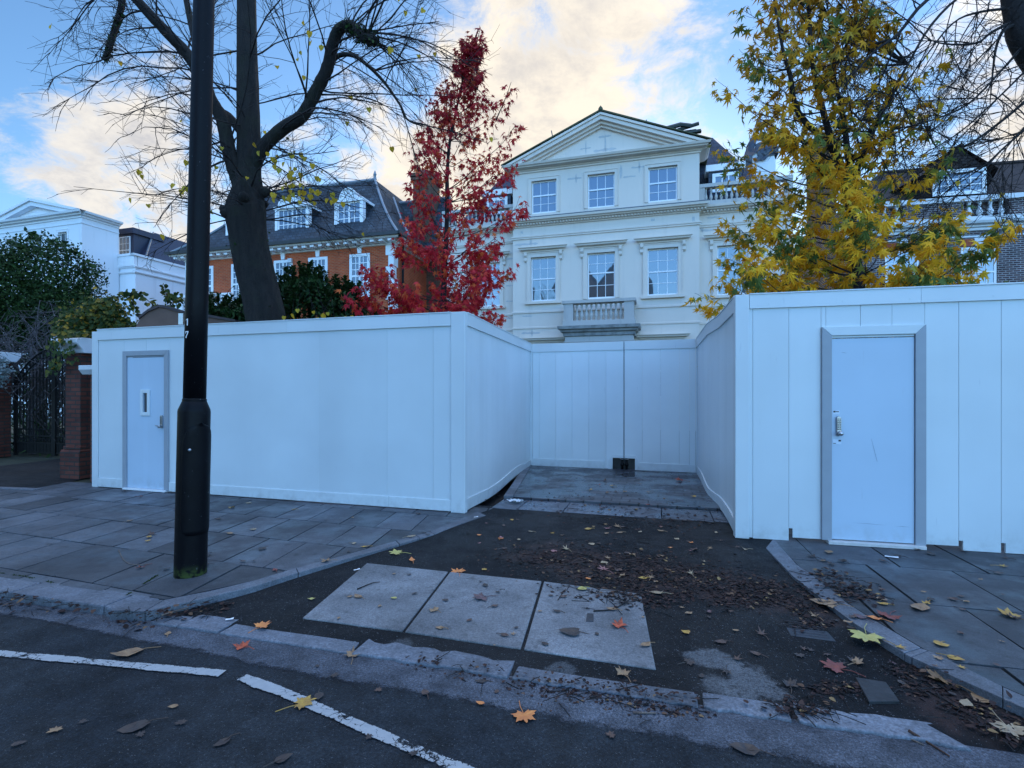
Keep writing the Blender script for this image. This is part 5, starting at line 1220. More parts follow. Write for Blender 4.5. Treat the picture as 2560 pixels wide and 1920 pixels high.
sweetgum('broad yellow-leaved sweetgum tree behind the right-hand hoarding', (5.35, Yt), 8.9, [(0, .05), (3, .03), (4.5, -.15), (5.6, -.5), (6.6, -.72), (8, -.8), (9, -.8)],
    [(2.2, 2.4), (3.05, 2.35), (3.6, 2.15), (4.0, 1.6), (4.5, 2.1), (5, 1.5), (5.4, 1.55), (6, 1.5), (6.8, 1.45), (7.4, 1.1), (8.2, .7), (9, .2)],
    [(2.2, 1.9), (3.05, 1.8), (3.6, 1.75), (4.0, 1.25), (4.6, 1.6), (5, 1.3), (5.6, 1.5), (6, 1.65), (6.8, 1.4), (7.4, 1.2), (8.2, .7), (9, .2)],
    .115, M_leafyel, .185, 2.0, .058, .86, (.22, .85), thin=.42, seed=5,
    stems=[[at(2135, 520, Yt), at(2092, 388, Yt), at(1998, 285, Yt - .2), at(1976, 190, Yt - .3), at(1957, 122, Yt - .3), at(1935, 0, Yt - .3)], [at(2140, 500, Yt), at(2120, 388, Yt), at(2109, 293, Yt + .2), at(2087, 195, Yt + .3), at(2072, 40, Yt + .3)], [at(2130, 450, Yt), at(2180, 330, Yt), at(2225, 240, Yt), at(2270, 160, Yt)]])

def twiggy(b, src, n, l1, l2, l3, r1, out=None, grav=-.5, up=.3, leaves=None, lprob=0., seed=0, n2=9, n3=4, u0=.0, sp=.16):
    """long whippy shoots springing from a limb, twice divided"""
    src = resample(src, 40)
    for _ in range(n):
        i = int(lerp(u0 * 40, 39.9, rnd(0, 1))); p = src[i]; ax = (src[min(40, i + 1)] - src[max(0, i - 1)]).normalized()
        d = rv().normalized(); d = (d - ax * d.dot(ax) * .6 + V((0, 0, up)) + (out(p) if out else V((0, 0, 0)))).normalized()
        L = rnd(*l1); a = path(p, d, L, 8, sp, grav * rnd(.3, 1.4)); b.tube(a, [lerp(r1 * rnd(.7, 1.2), .0035, k_ / 8) for k_ in range(9)], 4, False)
        for _2 in range(n2):
            j = rnd(1.2, 8); q = a[int(j)].lerp(a[min(8, int(j) + 1)], j % 1); dd = (a[min(8, int(j) + 1)] - a[int(j) - 1]).normalized()
            e = (dd + rv(.75)).normalized(); c = path(q, e, rnd(*l2) * (1.25 - j / 12), 5, .16, grav * .5); b.tube(c, [lerp(.0055, .0026, k_ / 5) for k_ in range(6)], 3, False)
            for _3 in range(n3):
                m_ = rnd(.8, 5); q3 = c[int(m_)].lerp(c[min(5, int(m_) + 1)], m_ % 1); f_ = path(q3, (e + rv(.9)).normalized(), rnd(*l3), 3, .2, 0); b.tube(f_, [.003, .0027, .0023, .002], 3, False)
                if leaves is not None and rnd(0, 1) < lprob: blade(leaves, f_[-1], V((rnd(-.5, .5), rnd(-.5, .5), -1)), V((rnd(-1, 1), -1, rnd(-.3, .6))), rnd(.06, .09), HEART, .3)
random.seed(21)
# big pollarded lime behind the long hoarding
Yl = 8.8
def L_(pts, dy=0.): return [at(x, y, Yl + dy * i / max(1, len(pts) - 1)) for i, (x, y) in enumerate(pts)]
base = at(672, 1200, Yl); rt = thing('lime_tree', 'big pollarded lime tree, nearly bare, behind the long hoarding', 'tree', (base.x, base.y, 0))
off = V((base.x, base.y, 0))
def local(pts): return [p - off for p in pts]
tb = MB()
tr = smoothline([V((base.x, base.y, -.05)), at(670, 900, Yl), at(664, 790, Yl), at(640, 690, Yl), at(622, 600, Yl), at(615, 530, Yl), at(620, 470, Yl), at(622, 390, Yl), at(621, 311, Yl), at(618, 150, Yl), at(616, 0, Yl), at(614, -200, Yl), at(610, -420, Yl)], 6)
tab = [(0, .38), (2.2, .325), (3.0, .305), (4.0, .305), (4.6, .315), (4.85, .26), (5.2, .20), (6, .178), (8, .15), (11, .10)]
tr_ = resample(tr, 150); tb.tube(local(tr_), [interp(tab, p.z) * (1 + .05 * mnoise.noise((p.z * 2.2, 0, 5))) for p in tr_], 44)
for i_ in range(len(tb.v)):
    v_ = V(tb.v[i_]); a_ = v_ - min(local(tr), key=lambda q: abs(q.z - v_.z)); th_ = atan2(a_.y, a_.x); k_ = mnoise.noise((cos(th_) * 7, sin(th_) * 7, v_.z * 1.6)) * .55 + mnoise.noise((cos(th_) * 2, sin(th_) * 2, v_.z * 1.1)) * .6 + mnoise.noise((cos(th_) * 16, sin(th_) * 16, v_.z * 5)) * .3; tb.v[i_] = tuple(v_ + V((a_.x, a_.y, 0)) * .075 * k_)
rl = smoothline(L_([(630, 430), (655, 372), (707, 322), (755, 290), (790, 228), (818, 171), (832, 110), (850, 72), (880, 66), (905, 90), (938, 104)], -1.0), 5)
tb.tube(local(rl), [lerp(.112, .072, i / (len(rl) - 1)) * (1 + .10 * mnoise.noise((i * .7, 2, 1))) for i in range(len(rl))], 10)
rl2 = smoothline(L_([(822, 165), (845, 140), (880, 138), (915, 160), (960, 205), (1000, 262), (1020, 300), (1058, 316)], -.7), 5); tb.tube(local(rl2), [lerp(.045, .008, i / (len(rl2) - 1)) for i in range(len(rl2))], 7)
ll = smoothline(L_([(612, 520), (598, 460), (575, 390), (556, 300), (530, 255), (500, 185), (462, 128), (430, 95), (378, 40), (337, -6), (280, -70)], -.7), 5)
tb.tube(local(ll), [lerp(.125, .065, i / (len(ll) - 1)) * (1 + .10 * mnoise.noise((i * .7, 7, 1))) for i in range(len(ll))], 10)
ll2 = smoothline(L_([(604, 330), (570, 290), (535, 262), (500, 150), (478, 60), (462, -20)], .6), 5); tb.tube(local(ll2), [lerp(.075, .05, i / (len(ll2) - 1)) for i in range(len(ll2))], 8)
hang = smoothline(L_([(376, 45), (368, 90), (350, 150), (338, 190), (330, 208)], 0), 4); tb.tube(local([p + V((0, -.6, 0)) for p in hang]), [.045 + .012 * mnoise.noise((i * 1.3, 0, 0)) for i in range(len(hang))], 8)
for a in range(10):                                              # knuckles left by old pollarding
    th = rnd(0, 2 * pi); z = rnd(4.35, 4.85); c = min(tr, key=lambda p: abs(p.z - z)) - off; q = V((cos(th), sin(th), rnd(.0, .5)))
    tb.tube([c + q * .18, c + q * .33, c + q * .40], [.10, .085, .03], 7)
tb.build('trunk', M_bark, rt, smooth=True)
bb, lb = MB(), MB(); tb2 = MB()
def fuzz(b, src, n, r_):                                         # ivy and short sprouts on the stubs
    src = resample(src, 30)
    for _ in range(n):
        p = random.choice(src) + rv(r_); a = path(p, rv().normalized(), rnd(.05, .2), 3, .3); b.tube(a, .004, 3, False)
        blade(tb2, p, rv(), rv(), rnd(.03, .06), OVAL)
fuzz(bb, local([p + V((0, -.6, 0)) for p in hang]), 170, .05); fuzz(bb, local(rl[-14:]), 330, .10); fuzz(bb, local(rl[:30]), 60, .10); fuzz(bb, local([p for p in tr if 2.5 < p.z < 5]), 120, .30)
cc = V((-.4, 0, 5.5))
def outw(p): q = (p - cc); return V((q.x, q.y * .5, q.z * .4)).normalized() * .8
kw = dict(leaves=lb, lprob=.012)
twiggy(bb, local(rl), 21, (1.2, 3.0), (.35, 1.0), (.12, .38), .017, outw, -.75, .15, n2=10, n3=3, **kw)
twiggy(bb, local(rl2), 11, (.8, 2.0), (.3, .9), (.1, .35), .012, outw, -.8, .1, n2=9, n3=3, **kw)
twiggy(bb, local(rl[-12:]), 10, (1.0, 2.4), (.3, .9), (.1, .35), .015, outw, -.9, .2, n2=9, n3=3, **kw)
twiggy(bb, local(ll), 21, (1.2, 2.9), (.35, 1.0), (.12, .38), .016, outw, -.6, .15, n2=10, n3=3, **kw)
twiggy(bb, local(ll2), 10, (1., 2.2), (.35, .9), (.12, .3), .014, outw, -.4, .2, n2=8, n3=3, **kw)
twiggy(bb, local([p for p in tr if 4.3 < p.z < 5.3]), 19, (1.2, 3.0), (.35, .9), (.12, .35), .016, lambda p: V((rnd(-1, 1), -.2, 0)), -.7, .35, n2=9, n3=4, leaves=lb, lprob=.02)
twiggy(bb, local([p for p in tr if 5.3 < p.z < 9]), 20, (1.2, 2.8), (.35, .9), (.12, .35), .015, None, -.3, .3, n2=8, n3=3, **kw)
for cx, cy, n, sx, sy in ((740, 470, 34, 70, 40), (500, 440, 10, 30, 35), (700, 400, 14, 50, 30), (350, 440, 3, 30, 15), (470, 470, 8, 30, 15), (760, 120, 10, 70, 60), (800, 785, 12, 90, 14)):
    for _ in range(n):
        p = at(cx + random.gauss(0, sx * .6), cy + random.gauss(0, sy * .6), Yl - rnd(.2, .9)) - off
        if p.z < 2.48: p.z = 2.5
        tw_ = path(p, V((rnd(-.4, .4), rnd(-.3, .3), 1)), rnd(.15, .4), 3, .2); bb.tube(tw_, .003, 3, False); blade(lb, p, V((rnd(-.5, .5), rnd(-.5, .5), -1)), V((rnd(-.8, .8), -1, rnd(-.3, .6))), rnd(.055, .10), HEART, .3)
bb.build('branches', M_barkdk, rt, fix=False); lb.build('leaves', M_leaflime, rt, fix=False); tb2.build('ivy', M_leafivy, rt, fix=False)

# bare tree leaning in from the right edge
random.seed(31)
Yr = 7.8; base = V((10.2, Yr, 0)); rt = thing('bare_tree', 'dark bare tree whose boughs reach in from the top right corner', 'tree', tuple(base))
tb, bb, lb = MB(), MB(), MB()
tr = smoothline([V((0, 0, -.05)), V((-.25, 0, 2.5)), V((-.95, 0, 4.6)), at(2585, 130, Yr) - base, at(2549, 40, Yr) - base, at(2528, -60, Yr) - base, at(2500, -250, Yr) - base], 5)
tb.tube(tr, [lerp(.30, .12, i / (len(tr) - 1)) for i in range(len(tr))], 12); tb.build('trunk', M_barkdk, rt, smooth=True)
gd_ = [([(2560, -20), (2450, -70), (2318, 0), (2245, 85), (2190, 125), (2130, 190), (2100, 235)], .036), ([(2540, 50), (2480, 80), (2440, 108), (2364, 110), (2310, 95)], .026), ([(2545, 60), (2510, 75), (2490, 120), (2480, 200), (2475, 260)], .030),
       ([(2570, 100), (2500, 180), (2420, 260), (2330, 300), (2210, 330)], .022), ([(2600, 220), (2520, 290), (2440, 350), (2400, 372), (2330, 420)], .028), ([(2530, -40), (2420, -20), (2330, 60), (2260, 180), (2200, 290), (2110, 300)], .026),
       ([(2250, 85), (2210, 180), (2160, 290), (2140, 340)], .016), ([(2240, 95), (2150, 120), (2090, 160)], .016), ([(2590, 300), (2520, 360), (2450, 420), (2370, 440)], .02), ([(2540, 20), (2450, 30), (2380, 60), (2300, 160), (2230, 250)], .02), ([(2580, 160), (2500, 240), (2400, 330), (2300, 390)], .018), ([(2620, 250), (2560, 320), (2500, 380), (2440, 450)], .016)]
for pts, r_ in gd_:
    q = smoothline([at(x, y, Yr - .12 * i) - base for i, (x, y) in enumerate(pts)], 4); bb.tube(q, [lerp(r_, .006, i / (len(q) - 1)) for i in range(len(q))], 6, False)
    twiggy(bb, q, 9, (.5, 1.5), (.25, .7), (.1, .3), .009, lambda p: V((-.7, 0, -.35)), -.4, -.05, n2=7, n3=4, u0=.15, leaves=lb, lprob=.006, sp=.10)
bb.build('branches', M_barkdk, rt, fix=False); lb.build('leaves', M_leaflime, rt, fix=False)

# ivy-clad mass, bare shrub, climber, laurel, pale shrub
def mass(b, c, rx, ry, rz, n, size, shape=OVAL, jit=.20, shell=.62, up=0., wide=1., lump=.28, seed=0):
    for _ in range(n):
        d = rv(); 
        while d.length > 1 or d.length < .1: d = rv()
        d.normalize(); k_ = rnd(shell, 1.0) + lump * mnoise.noise(d * 2.3 + V((seed, 0, 0))) + .10 * mnoise.noise(d * 6 + V((seed, 3, 0))); p = V(c) + V((d.x * rx, d.y * ry, d.z * rz)) * k_
        tip = (d * .5 + rv(.8) + V((0, 0, up))).normalized(); blade(b, p, tip, (d + rv(.7)).normalized(), size * rnd(.6, 1.3), shape, .2, wide)
random.seed(41)
Yi = 14.5; c = at(95, 740, Yi); rt = thing('ivy_clad_tree', 'dense dark green ivy-clad tree in front of the far white villa', 'tree', (c.x, c.y, 0)); lb = MB()
mass(lb, (0, 0, c.z), 1.62, 1.5, 1.62, 19000, .062, OVAL, wide=1.15, seed=2); mass(lb, (-1.0, 0, c.z - .3), 1.5, 1.3, 1.45, 10000, .062, wide=1.15, seed=5); mass(lb, (.75, -.1, c.z - .75), 1.15, 1.2, 1.1, 8000, .060, wide=1.15, seed=8); mass(lb, (-.2, 0, 2.0), 1.9, 1.3, 1.5, 7000, .068, wide=1.15, seed=9)
sb = MB()
for x, y in ((83, 590), (140, 612), (172, 620), (60, 625), (195, 640), (215, 662)):
    p = at(x, y, Yi) - V((c.x, c.y, 0)); sb.tube(path(p - V((0, 0, .5)), (0, 0, 1), .5, 3, .1), .01, 4)
    for _ in range(16): blade(lb, p + rv(.13), rv(), rv(), rnd(.08, .13), HEART)
sb.tube([(0, 0, 0), (.05, 0, 1.5), (-.1, 0, 3.2), (0, 0, 4.6)], [.2, .17, .13, .05], 8)
for a in range(9): sb.tube(path((rnd(-.2, .2), 0, rnd(1, 3)), (rnd(-1, 1), rnd(-1, .3), rnd(.4, 1)), 1.8, 5, .15), [.05, .04, .03, .025, .02, .012], 5)
sb.build('trunk', M_barkdk, rt); lb.build('crown', M_leafivy, rt, fix=False)
Yb = 12.6; c = at(60, 850, Yb); rt = thing('bare_shrub', 'tangled bare grey shrub rising behind the iron gates', 'shrub', (c.x, c.y, 0)); bb = MB()
for _ in range(46):
    p = V((rnd(-1.1, 1.5), rnd(-.5, .6), rnd(.5, 1.6))); a = path(p, (rnd(-.7, .7), rnd(-.4, .3), 1), rnd(1.0, 2.6), 7, .20, -.2); bb.tube(a, [lerp(.020, .006, i / 7) for i in range(8)], 4, False)
    for _2 in range(9):
        q = random.choice(a[2:]); e = path(q, rv() + V((0, 0, .2)), rnd(.3, .9), 5, .3); bb.tube(e, [.008, .007, .006, .005, .005, .004], 3, False)
        for _3 in range(4): bb.tube(path(random.choice(e[1:]), rv(), rnd(.12, .4), 3, .3), .0038, 3, False)
bb.tube([(.2, 0, 0), (.15, 0, 1), (.3, 0, 2.0), (.1, 0, 2.8)], [.07, .06, .05, .03], 7); bb.build('branches', M_twiggrey, rt, fix=False)
Yc = 10.2; c = at(235, 830, Yc); rt = thing('climbing_plant', 'sprawling climber with yellowing leaves arching above the gate pier', 'climber', (c.x, c.y, 0)); lb, bb = MB(), MB(); o = V((c.x, c.y, 0))
for cx, cy, sx, sy, n in ((235, 800, 62, 46, 1500), (205, 870, 34, 40, 420), (270, 770, 40, 20, 380), (180, 820, 40, 40, 500), (300, 820, 46, 20, 420)):
    for _ in range(n):
        p = at(cx + random.gauss(0, sx * .52), cy + random.gauss(0, sy * .52), Yc + rnd(-.4, .5)) - o; blade(lb, p, rv() + V((0, 0, -.4)), V((rnd(-1, 1), -1, rnd(0, 1))), rnd(.05, .10), OVAL, .2, 1.1)
arcs = [[(225, 800), (262, 752), (300, 742), (335, 734), (360, 744), (385, 764), (402, 774)], [(240, 820), (280, 770), (300, 790), (318, 800)], [(350, 800), (338, 770), (325, 745), (330, 728)], [(430, 780), (425, 755), (416, 735), (412, 715)], [(440, 782), (448, 750), (436, 738)]]
for pts in arcs:
    q = smoothline([at(x, y, Yc - .2) - o for x, y in pts], 6); bb.tube(q, [lerp(.012, .005, i / (len(q) - 1)) for i in range(len(q))], 5, False)
    for p in q[3:]:
        for _ in range(3): blade(lb, p + rv(.05), rv() + V((0, 0, -.5)), V((rnd(-1, 1), -1, .4)), rnd(.05, .11), OVAL, .2, 1.2)
for _ in range(40): bb.tube(path(V((rnd(-.6, .6), rnd(-.3, .3), rnd(0, .8))), (rnd(-.5, .5), 0, 1), rnd(1.0, 2.2), 6, .2), .008, 4, False)
bb.build('stems', M_barkdk, rt, fix=False); lb.build('leaves', M_leafclimb, rt, fix=False)
rt = thing('ivy', 'trailing ivy hanging from the brick gate pier cap', 'ivy', (-7.70, 8.88, 0)); lb, bb = MB(), MB()
for x0, n, dz in ((-.02, 26, .45), (.12, 34, .65), (.24, 20, .35)):
    q = path(V((x0, .02, 2.36)), (rnd(-.3, .3), -.15, -1), dz, 8, .12); q = [V((p.x, min(p.y, -.01) if p.z < 2.1 else min(p.y, -.10), p.z)) for p in q]; bb.tube(q, .005, 4, False)
    for _ in range(n): p = random.choice(q); blade(lb, p + V((rnd(-.09, .09), rnd(-.06, .0), rnd(-.05, .05))), V((rnd(-.6, .6), -.3, -1)), V((rnd(-.4, .4), -1, .3)), rnd(.05, .085), HEART, .2)
for _ in range(60): blade(lb, V((rnd(-.05, .45), rnd(-.25, .2), 2.40 + rnd(0, .12))), rv(), V((rnd(-.4, .4), -1, .6)), rnd(.05, .08), HEART, .2)
bb.build('stems', M_barkdk, rt, fix=False); lb.build('leaves', M_leafclimb, rt, fix=False)
random.seed(51)
Ys = 10.6; c = at(730, 900, Ys); rt = thing('laurel_shrub', 'dark green laurel shrub with upright sprigs in front of the brick house', 'shrub', (c.x, c.y, 0)); lb, bb = MB(), MB(); o = V((c.x, c.y, 0))
prof = [(480, 790), (500, 742), (530, 735), (570, 745), (620, 720), (690, 700), (715, 672), (745, 668), (775, 655), (800, 672), (835, 690), (870, 702), (900, 735), (935, 765), (965, 800)]
for _ in range(190):
    x = rnd(486, 955); ty = interp(prof, x) + rnd(-6, 26); top_ = at(x, ty, Ys + rnd(-.7, .7)) - o; h = rnd(.7, 1.4)
    st = path(top_ - V((rnd(-.15, .15), 0, h)), (rnd(-.15, .15), rnd(-.1, .1), 1), h, 8, .06); bb.tube(st, [lerp(.014, .004, i / 8) for i in range(9)], 4, False)
    for p in resample(st, 30)[3:]:
        for _2 in range(4): a = rnd(0, 6.28); blade(lb, p, V((cos(a), sin(a), rnd(.3, 1.1))), V((-cos(a) * .6, -sin(a) * .6, 1)), rnd(.06, .11), OVAL, .15, .8)
for _ in range(7500):
    x = rnd(482, 960); y = interp(prof, x) + 34 + abs(random.gauss(0, 60)); p = at(x, min(y, 900), Ys + rnd(-.8, .8)) - o; blade(lb, p, rv() + V((0, 0, .6)), rv() + V((0, -.6, .6)), rnd(.06, .105), OVAL, .15, .8)
bb.build('stems', M_barkdk, rt, fix=False); lb.build('crown', M_leaflaurel, rt, fix=False)
c = at(-2, 925, 11.2); rt = thing('pale_shrub', 'pale blue-green shrub at the left edge below a white pier cap', 'shrub', (c.x - .15, c.y, 0)); lb, bb = MB(), MB()
mass(lb, (0, 0, c.z - .05), .26, .3, .42, 700, .07, seed=3); bb.tube([(0, 0, 0), (.02, 0, c.z)], [.03, .02], 6); bb.build('stem', M_barkdk, rt); lb.build('crown', M_leafpale, rt, fix=False)
# strap-leaved plants seen through the iron gates
c = at(95, 1060, 13.2); rt = thing('strap_leaved_plant', 'strap-leaved dark green plant seen through the iron gates', 'plant', (c.x, c.y, 0)); lb = MB()
for _ in range(120):
    a = rnd(0, 6.28); d = V((cos(a), sin(a), rnd(.5, 1.8))); q = path((rnd(-.7, .9), rnd(-.4, .4), 0), d, rnd(.8, 1.9), 6, .05, -1.1)
    for i in range(6):
        w0, w1 = .035 * sin(pi * (i + .4) / 7), .035 * sin(pi * (i + 1.4) / 7); s_ = V((-sin(a), cos(a), 0)); lb.quad(q[i] - s_ * w0, q[i] + s_ * w0, q[i + 1] + s_ * w1, q[i + 1] - s_ * w1)
lb.build('leaves', M_leaflaurel, rt, fix=False)
# ---------------------------------------------------------------- fallen leaves and twigs
random.seed(77)
def litter_mat(name, c, c2=None):
    n = newmat(name); f = n.noise(n.c, 28, 4, .6); n.put(n.b.inputs['Base Color'], n.mix(n.map(f, .3, .7), c, c2 or tuple(x * .6 for x in c))); n.b.inputs['Roughness'].default_value = .5; return n.m
LM = dict(lemon=litter_mat('leaf_lemon', (.46, .40, .12), (.36, .32, .09)), yellow=litter_mat('leaf_yellow', (.46, .28, .05), (.32, .18, .04)), orange=litter_mat('leaf_orange', (.66, .24, .06), (.52, .17, .05)), rust=litter_mat('leaf_rust', (.50, .09, .03), (.24, .045, .022)),
          red=litter_mat('leaf_red', (.22, .05, .035), (.13, .03, .025)), tan=litter_mat('leaf_tan', (.30, .19, .10), (.20, .12, .065)), brown=litter_mat('leaf_brown', (.10, .055, .04), (.05, .03, .025)), sodden=litter_mat('leaf_sodden', (.030, .022, .022), (.05, .036, .03)),
          pink=litter_mat('leaf_pink', (.30, .13, .12), (.26, .11, .11)), cream=litter_mat('leaf_cream', (.36, .28, .17), (.26, .19, .12)), mauve=litter_mat('leaf_mauve', (.13, .075, .08), (.08, .045, .05)))
MAPLE = []
for an, r_ in [(272, .12), (296, .34), (310, .66), (322, .52), (338, .60), (350, .95), (0, .74), (12, .78), (24, .58), (40, .82), (48, 1.05), (57, .82), (66, .84), (76, .64), (84, .95), (90, 1.15), (96, .95), (104, .64), (114, .84), (123, .82), (132, 1.05), (140, .82), (156, .58), (168, .78), (180, .74), (190, .95), (202, .60), (218, .52), (230, .66), (244, .34), (268, .12)]:
    MAPLE.append((cos(R(an)) * r_, sin(R(an)) * r_))
SHAPES = dict(maple=MAPLE, star=STAR, oval=[(x * 1.5, y * 1.6 - .8) for x, y in OVAL], heart=[(x * 1.7, y * 1.6 - .8) for x, y in HEART])
def leafmesh(shape, curl, size, stalk=True, seed=0):
    sh = SHAPES[shape]; b = MB(); ph = rnd(0, 6.28)
    def zf(x, y): return .008 + size * (curl * (.5 * (x * x + y * y) + .35 * sin(3 * atan2(y, x) + ph) * (x * x + y * y)) + .05 * mnoise.noise((x * 2 + ph, y * 2, seed)))
    vs = [(0, 0, zf(0, 0))]; m = len(sh)
    for k_ in (.5, 1.): vs += [(x * k_ * size * .5, y * k_ * size * .5, max(.004, zf(x * k_, y * k_))) for x, y in sh]
    fs = [(0, 1 + i, 1 + (i + 1) % m) for i in range(m)] + [(1 + i, 1 + m + i, 1 + m + (i + 1) % m, 1 + (i + 1) % m) for i in range(m)]
    b.raw(vs, fs)
    if stalk: b.tube([(0, -.05 * size, .006), (.06 * size, -.45 * size, .012), (.02 * size, -.85 * size, .006)], .0022, 4)
    return b
def gz(p):
    s_, t_ = toST(p)
    if t_ > 6.95: return .032
    if t_ > 6.3: return .001
    for o in (p,):
        pass
    if t_ < 2.66: return -.068
    P = V(p[:2])
    def inside(poly):
        c = False; n = len(poly); j = n - 1
        for i in range(n):
            a, d = poly[i], poly[j]
            if (a[1] > P.y) != (d[1] > P.y) and P.x < (d[0] - a[0]) * (P.y - a[1]) / (d[1] - a[1]) + a[0]: c = not c
            j = i
        return c
    if inside(PL) or inside(PR): return .002
    z = zt(t_)
    if inside(SL): z += .010
    if t_ < 2.86: z = -.042
    return z
PL = [ST(-40, 2.66), ST(S0, 2.655)] + KO + [ST(-2.0, 6.4), ST(-40, 6.4)]
PR = RO + [ST(40, 2.68), ST(40, 6.3), ST(1.1, 6.3)]
SL = c_sl = [spot(753, 1540, -.03), spot(1009, 1573.5, -.03), spot(1306, 1617, -.03), spot(1644.6, 1668, -.03), spot(1606, 1487, -.03), spot(1357, 1456, -.03), spot(1123, 1432, -.03), spot(915, 1410, -.03)]
def ground_at(x, y):
    p = spot(x, y, -.04)
    for _ in range(3): p = spot(x, y, gz(p))
    return p
def drop(x, y, shape, col, size, curl, label=None, group=None, rot=None):
    p = ground_at(x, y); o = leafmesh(shape, curl, size, size > .07, seed=x * .1).build('fallen_leaf', LM[col], None, smooth=False, fix=False)
    o.location = p; o.rotation_euler = (rnd(-.06, .06), rnd(-.06, .06), rnd(0, 6.28) if rot is None else rot)
    return tag(o, label or '', 'fallen leaf', group)
G = 'fallen leaves lying about the ground'
for a in [
    (2165, 1590, 'maple', 'lemon', .21, .02, 'large pale lemon maple leaf lying against the right-hand kerb', 2.5), (1549, 1568, 'maple', 'rust', .125, .30, 'bright rust-red curled leaf on the third pale slab', .3),
    (1714, 1583, 'heart', 'yellow', .062, .15, 'small bright yellow leaf alone on tarmac right of the pale slabs', 1.), (1310, 1790, 'maple', 'orange', .135, .06, 'large orange leaf on the gutter strip at the front', 3.3),
    (752, 1762, 'maple', 'yellow', .135, .04, 'yellow maple leaf lying across the worn white line', -1.1), (653, 1568, 'maple', 'orange', .12, .15, 'orange-brown maple leaf standing on the rough granite kerb', -.4),
    (607, 1620, 'maple', 'rust', .105, .35, 'dark rust crumpled leaf on the gutter beside a white pebble', 1.2), (2093, 1673, 'maple', 'red', .155, .08, 'red-brown maple leaf on dark tarmac near the right kerb', .8),
    (2077, 1512, 'maple', 'tan', .16, .05, 'pale tan maple leaf straddling the curved kerb on the right', 1.), (2222, 1543, 'maple', 'red', .16, .2, 'dull red leaf on the right pavement flags', 2.2),
    (2184, 1548, 'oval', 'orange', .12, .25, 'orange folded leaf beside the dull red one on the right pavement', 1.0), (2300, 1522, 'oval', 'tan', .20, .16, 'long brown dried leaf across a joint of the right pavement', 2.2),
    (1145, 1431, 'maple', 'orange', .145, .12, 'tan-orange maple leaf at the back edge of the first slab joint', .2), (994, 1384, 'maple', 'lemon', .155, .12, 'pale yellow maple leaf on tarmac behind the first pale slab', 1.4),
    (1030, 1402, 'oval', 'orange', .10, .2, 'small vivid orange leaf behind the first pale slab', .3), (1206, 1496, 'maple', 'mauve', .15, .10, 'wet mauve-brown maple leaf on the middle pale slab', 1.9),
    (1424, 1582, 'heart', 'sodden', .15, .10, 'sodden grey-brown leaf with long stalk on the third slab', 1.4), (1614, 1615, 'oval', 'tan', .085, .3, 'shrivelled tan leaf on the near right corner of the slabs', 2.0),
    (881, 1642, 'maple', 'tan', .11, .2, 'greyish tan leaf fallen between kerb stones and gutter', .2), (320, 1636, 'oval', 'tan', .19, .18, 'dry tan leaf on the road above the left white line', 2.2),
    (338, 1820, 'oval', 'sodden', .15, .04, 'flattened dark brown leaf on open road at lower left', 2.0), (2520, 1822, 'maple', 'cream', .15, .10, 'cream maple leaf among litter at the lower right corner', 2.8),
    (1864, 1876, 'oval', 'sodden', .14, .1, 'dark olive sodden leaf on the gutter strip at lower right', 1.2), (1512, 1426, 'star', 'pink', .13, .08, 'pinkish star-shaped leaf in the middle of the leaf litter', .5),
    (1469, 1324, 'heart', 'yellow', .10, .08, 'bright yellow heart leaf on tarmac below the threshold', 1.8), (1520, 1322, 'star', 'pink', .115, .15, 'pink star leaf next to a yellow one below the threshold', 2.5), (1544, 1318, 'star', 'tan', .11, .2, 'tan star leaf just right of the pink one below the threshold', .2),
    (1702, 1202, 'maple', 'rust', .17, .25, 'orange-red leaf on the wet driveway beside the right side hoarding', 1.), (1642, 1485, 'oval', 'cream', .125, .25, 'pale curled leaf at the far corner of the third slab', 1.3), (1454, 1474, 'heart', 'lemon', .085, .1, 'pale yellow leaf on the back edge of the third slab', 2.),
    (2454, 1750, 'heart', 'tan', .12, .15, 'smooth tan oval leaf under the right kerb, nearest the corner', 1.9), (2360, 1706, 'maple', 'tan', .15, .4, 'crumpled tan leaf cluster wedged under the right kerb', .4), (2415, 1764, 'oval', 'cream', .10, .2, 'slim cream leaf lying in twigs under the right kerb', 2.3),
    (1529, 1525, 'oval', 'tan', .085, .15, 'small tan oval leaf across a twig on the third slab', 1.2), (1416, 1375, 'star', 'cream', .10, .3, 'cream leaf cluster at the left end of the leaf litter', .5), (1607, 1447, 'oval', 'yellow', .09, .08, 'yellow oval leaf in the thick of the litter', 1.6),
    (985, 1497, 'oval', 'lemon', .06, .1, 'small lemon oval leaf on the first pale slab', 1.4), (895, 1493, 'oval', 'tan', .10, .12, 'blurred tan wet leaf near the left side of the first slab', .8), (1086, 1528, 'maple', 'tan', .085, .2, 'folded tan leaf straddling the first slab joint', .8),
    (2045, 1508, 'heart', 'tan', .13, .25, 'brown leaf heap at the foot of the right kerb by the iron cover', .9), (1865, 1375, 'star', 'cream', .09, .3, 'pale star leaf on tarmac near the right hoarding post', 1.8), (1063, 1735, 'oval', 'brown', .075, .15, 'dark brown leaf in a damp spot on the gutter', .4), (1201, 1761, 'oval', 'orange', .055, .12, 'small amber leaf on the gutter left of the orange one', 1.3),
    (779, 1500, 'oval', 'lemon', .07, .3, 'pale folded leaf on tarmac left of the slabs', 1.8), (1558, 1688, 'maple', 'tan', .09, .3, 'crumpled tan leaf on tarmac below the third slab', .3), (2150, 1545, 'oval', 'mauve', .11, .2, 'mauve leaf fallen on the right kerb stones', .3), (2530, 1543, 'maple', 'yellow', .15, .2, 'ochre leaf at the right edge of the pavement', .3)]:
    drop(*a[:7], rot=a[7])
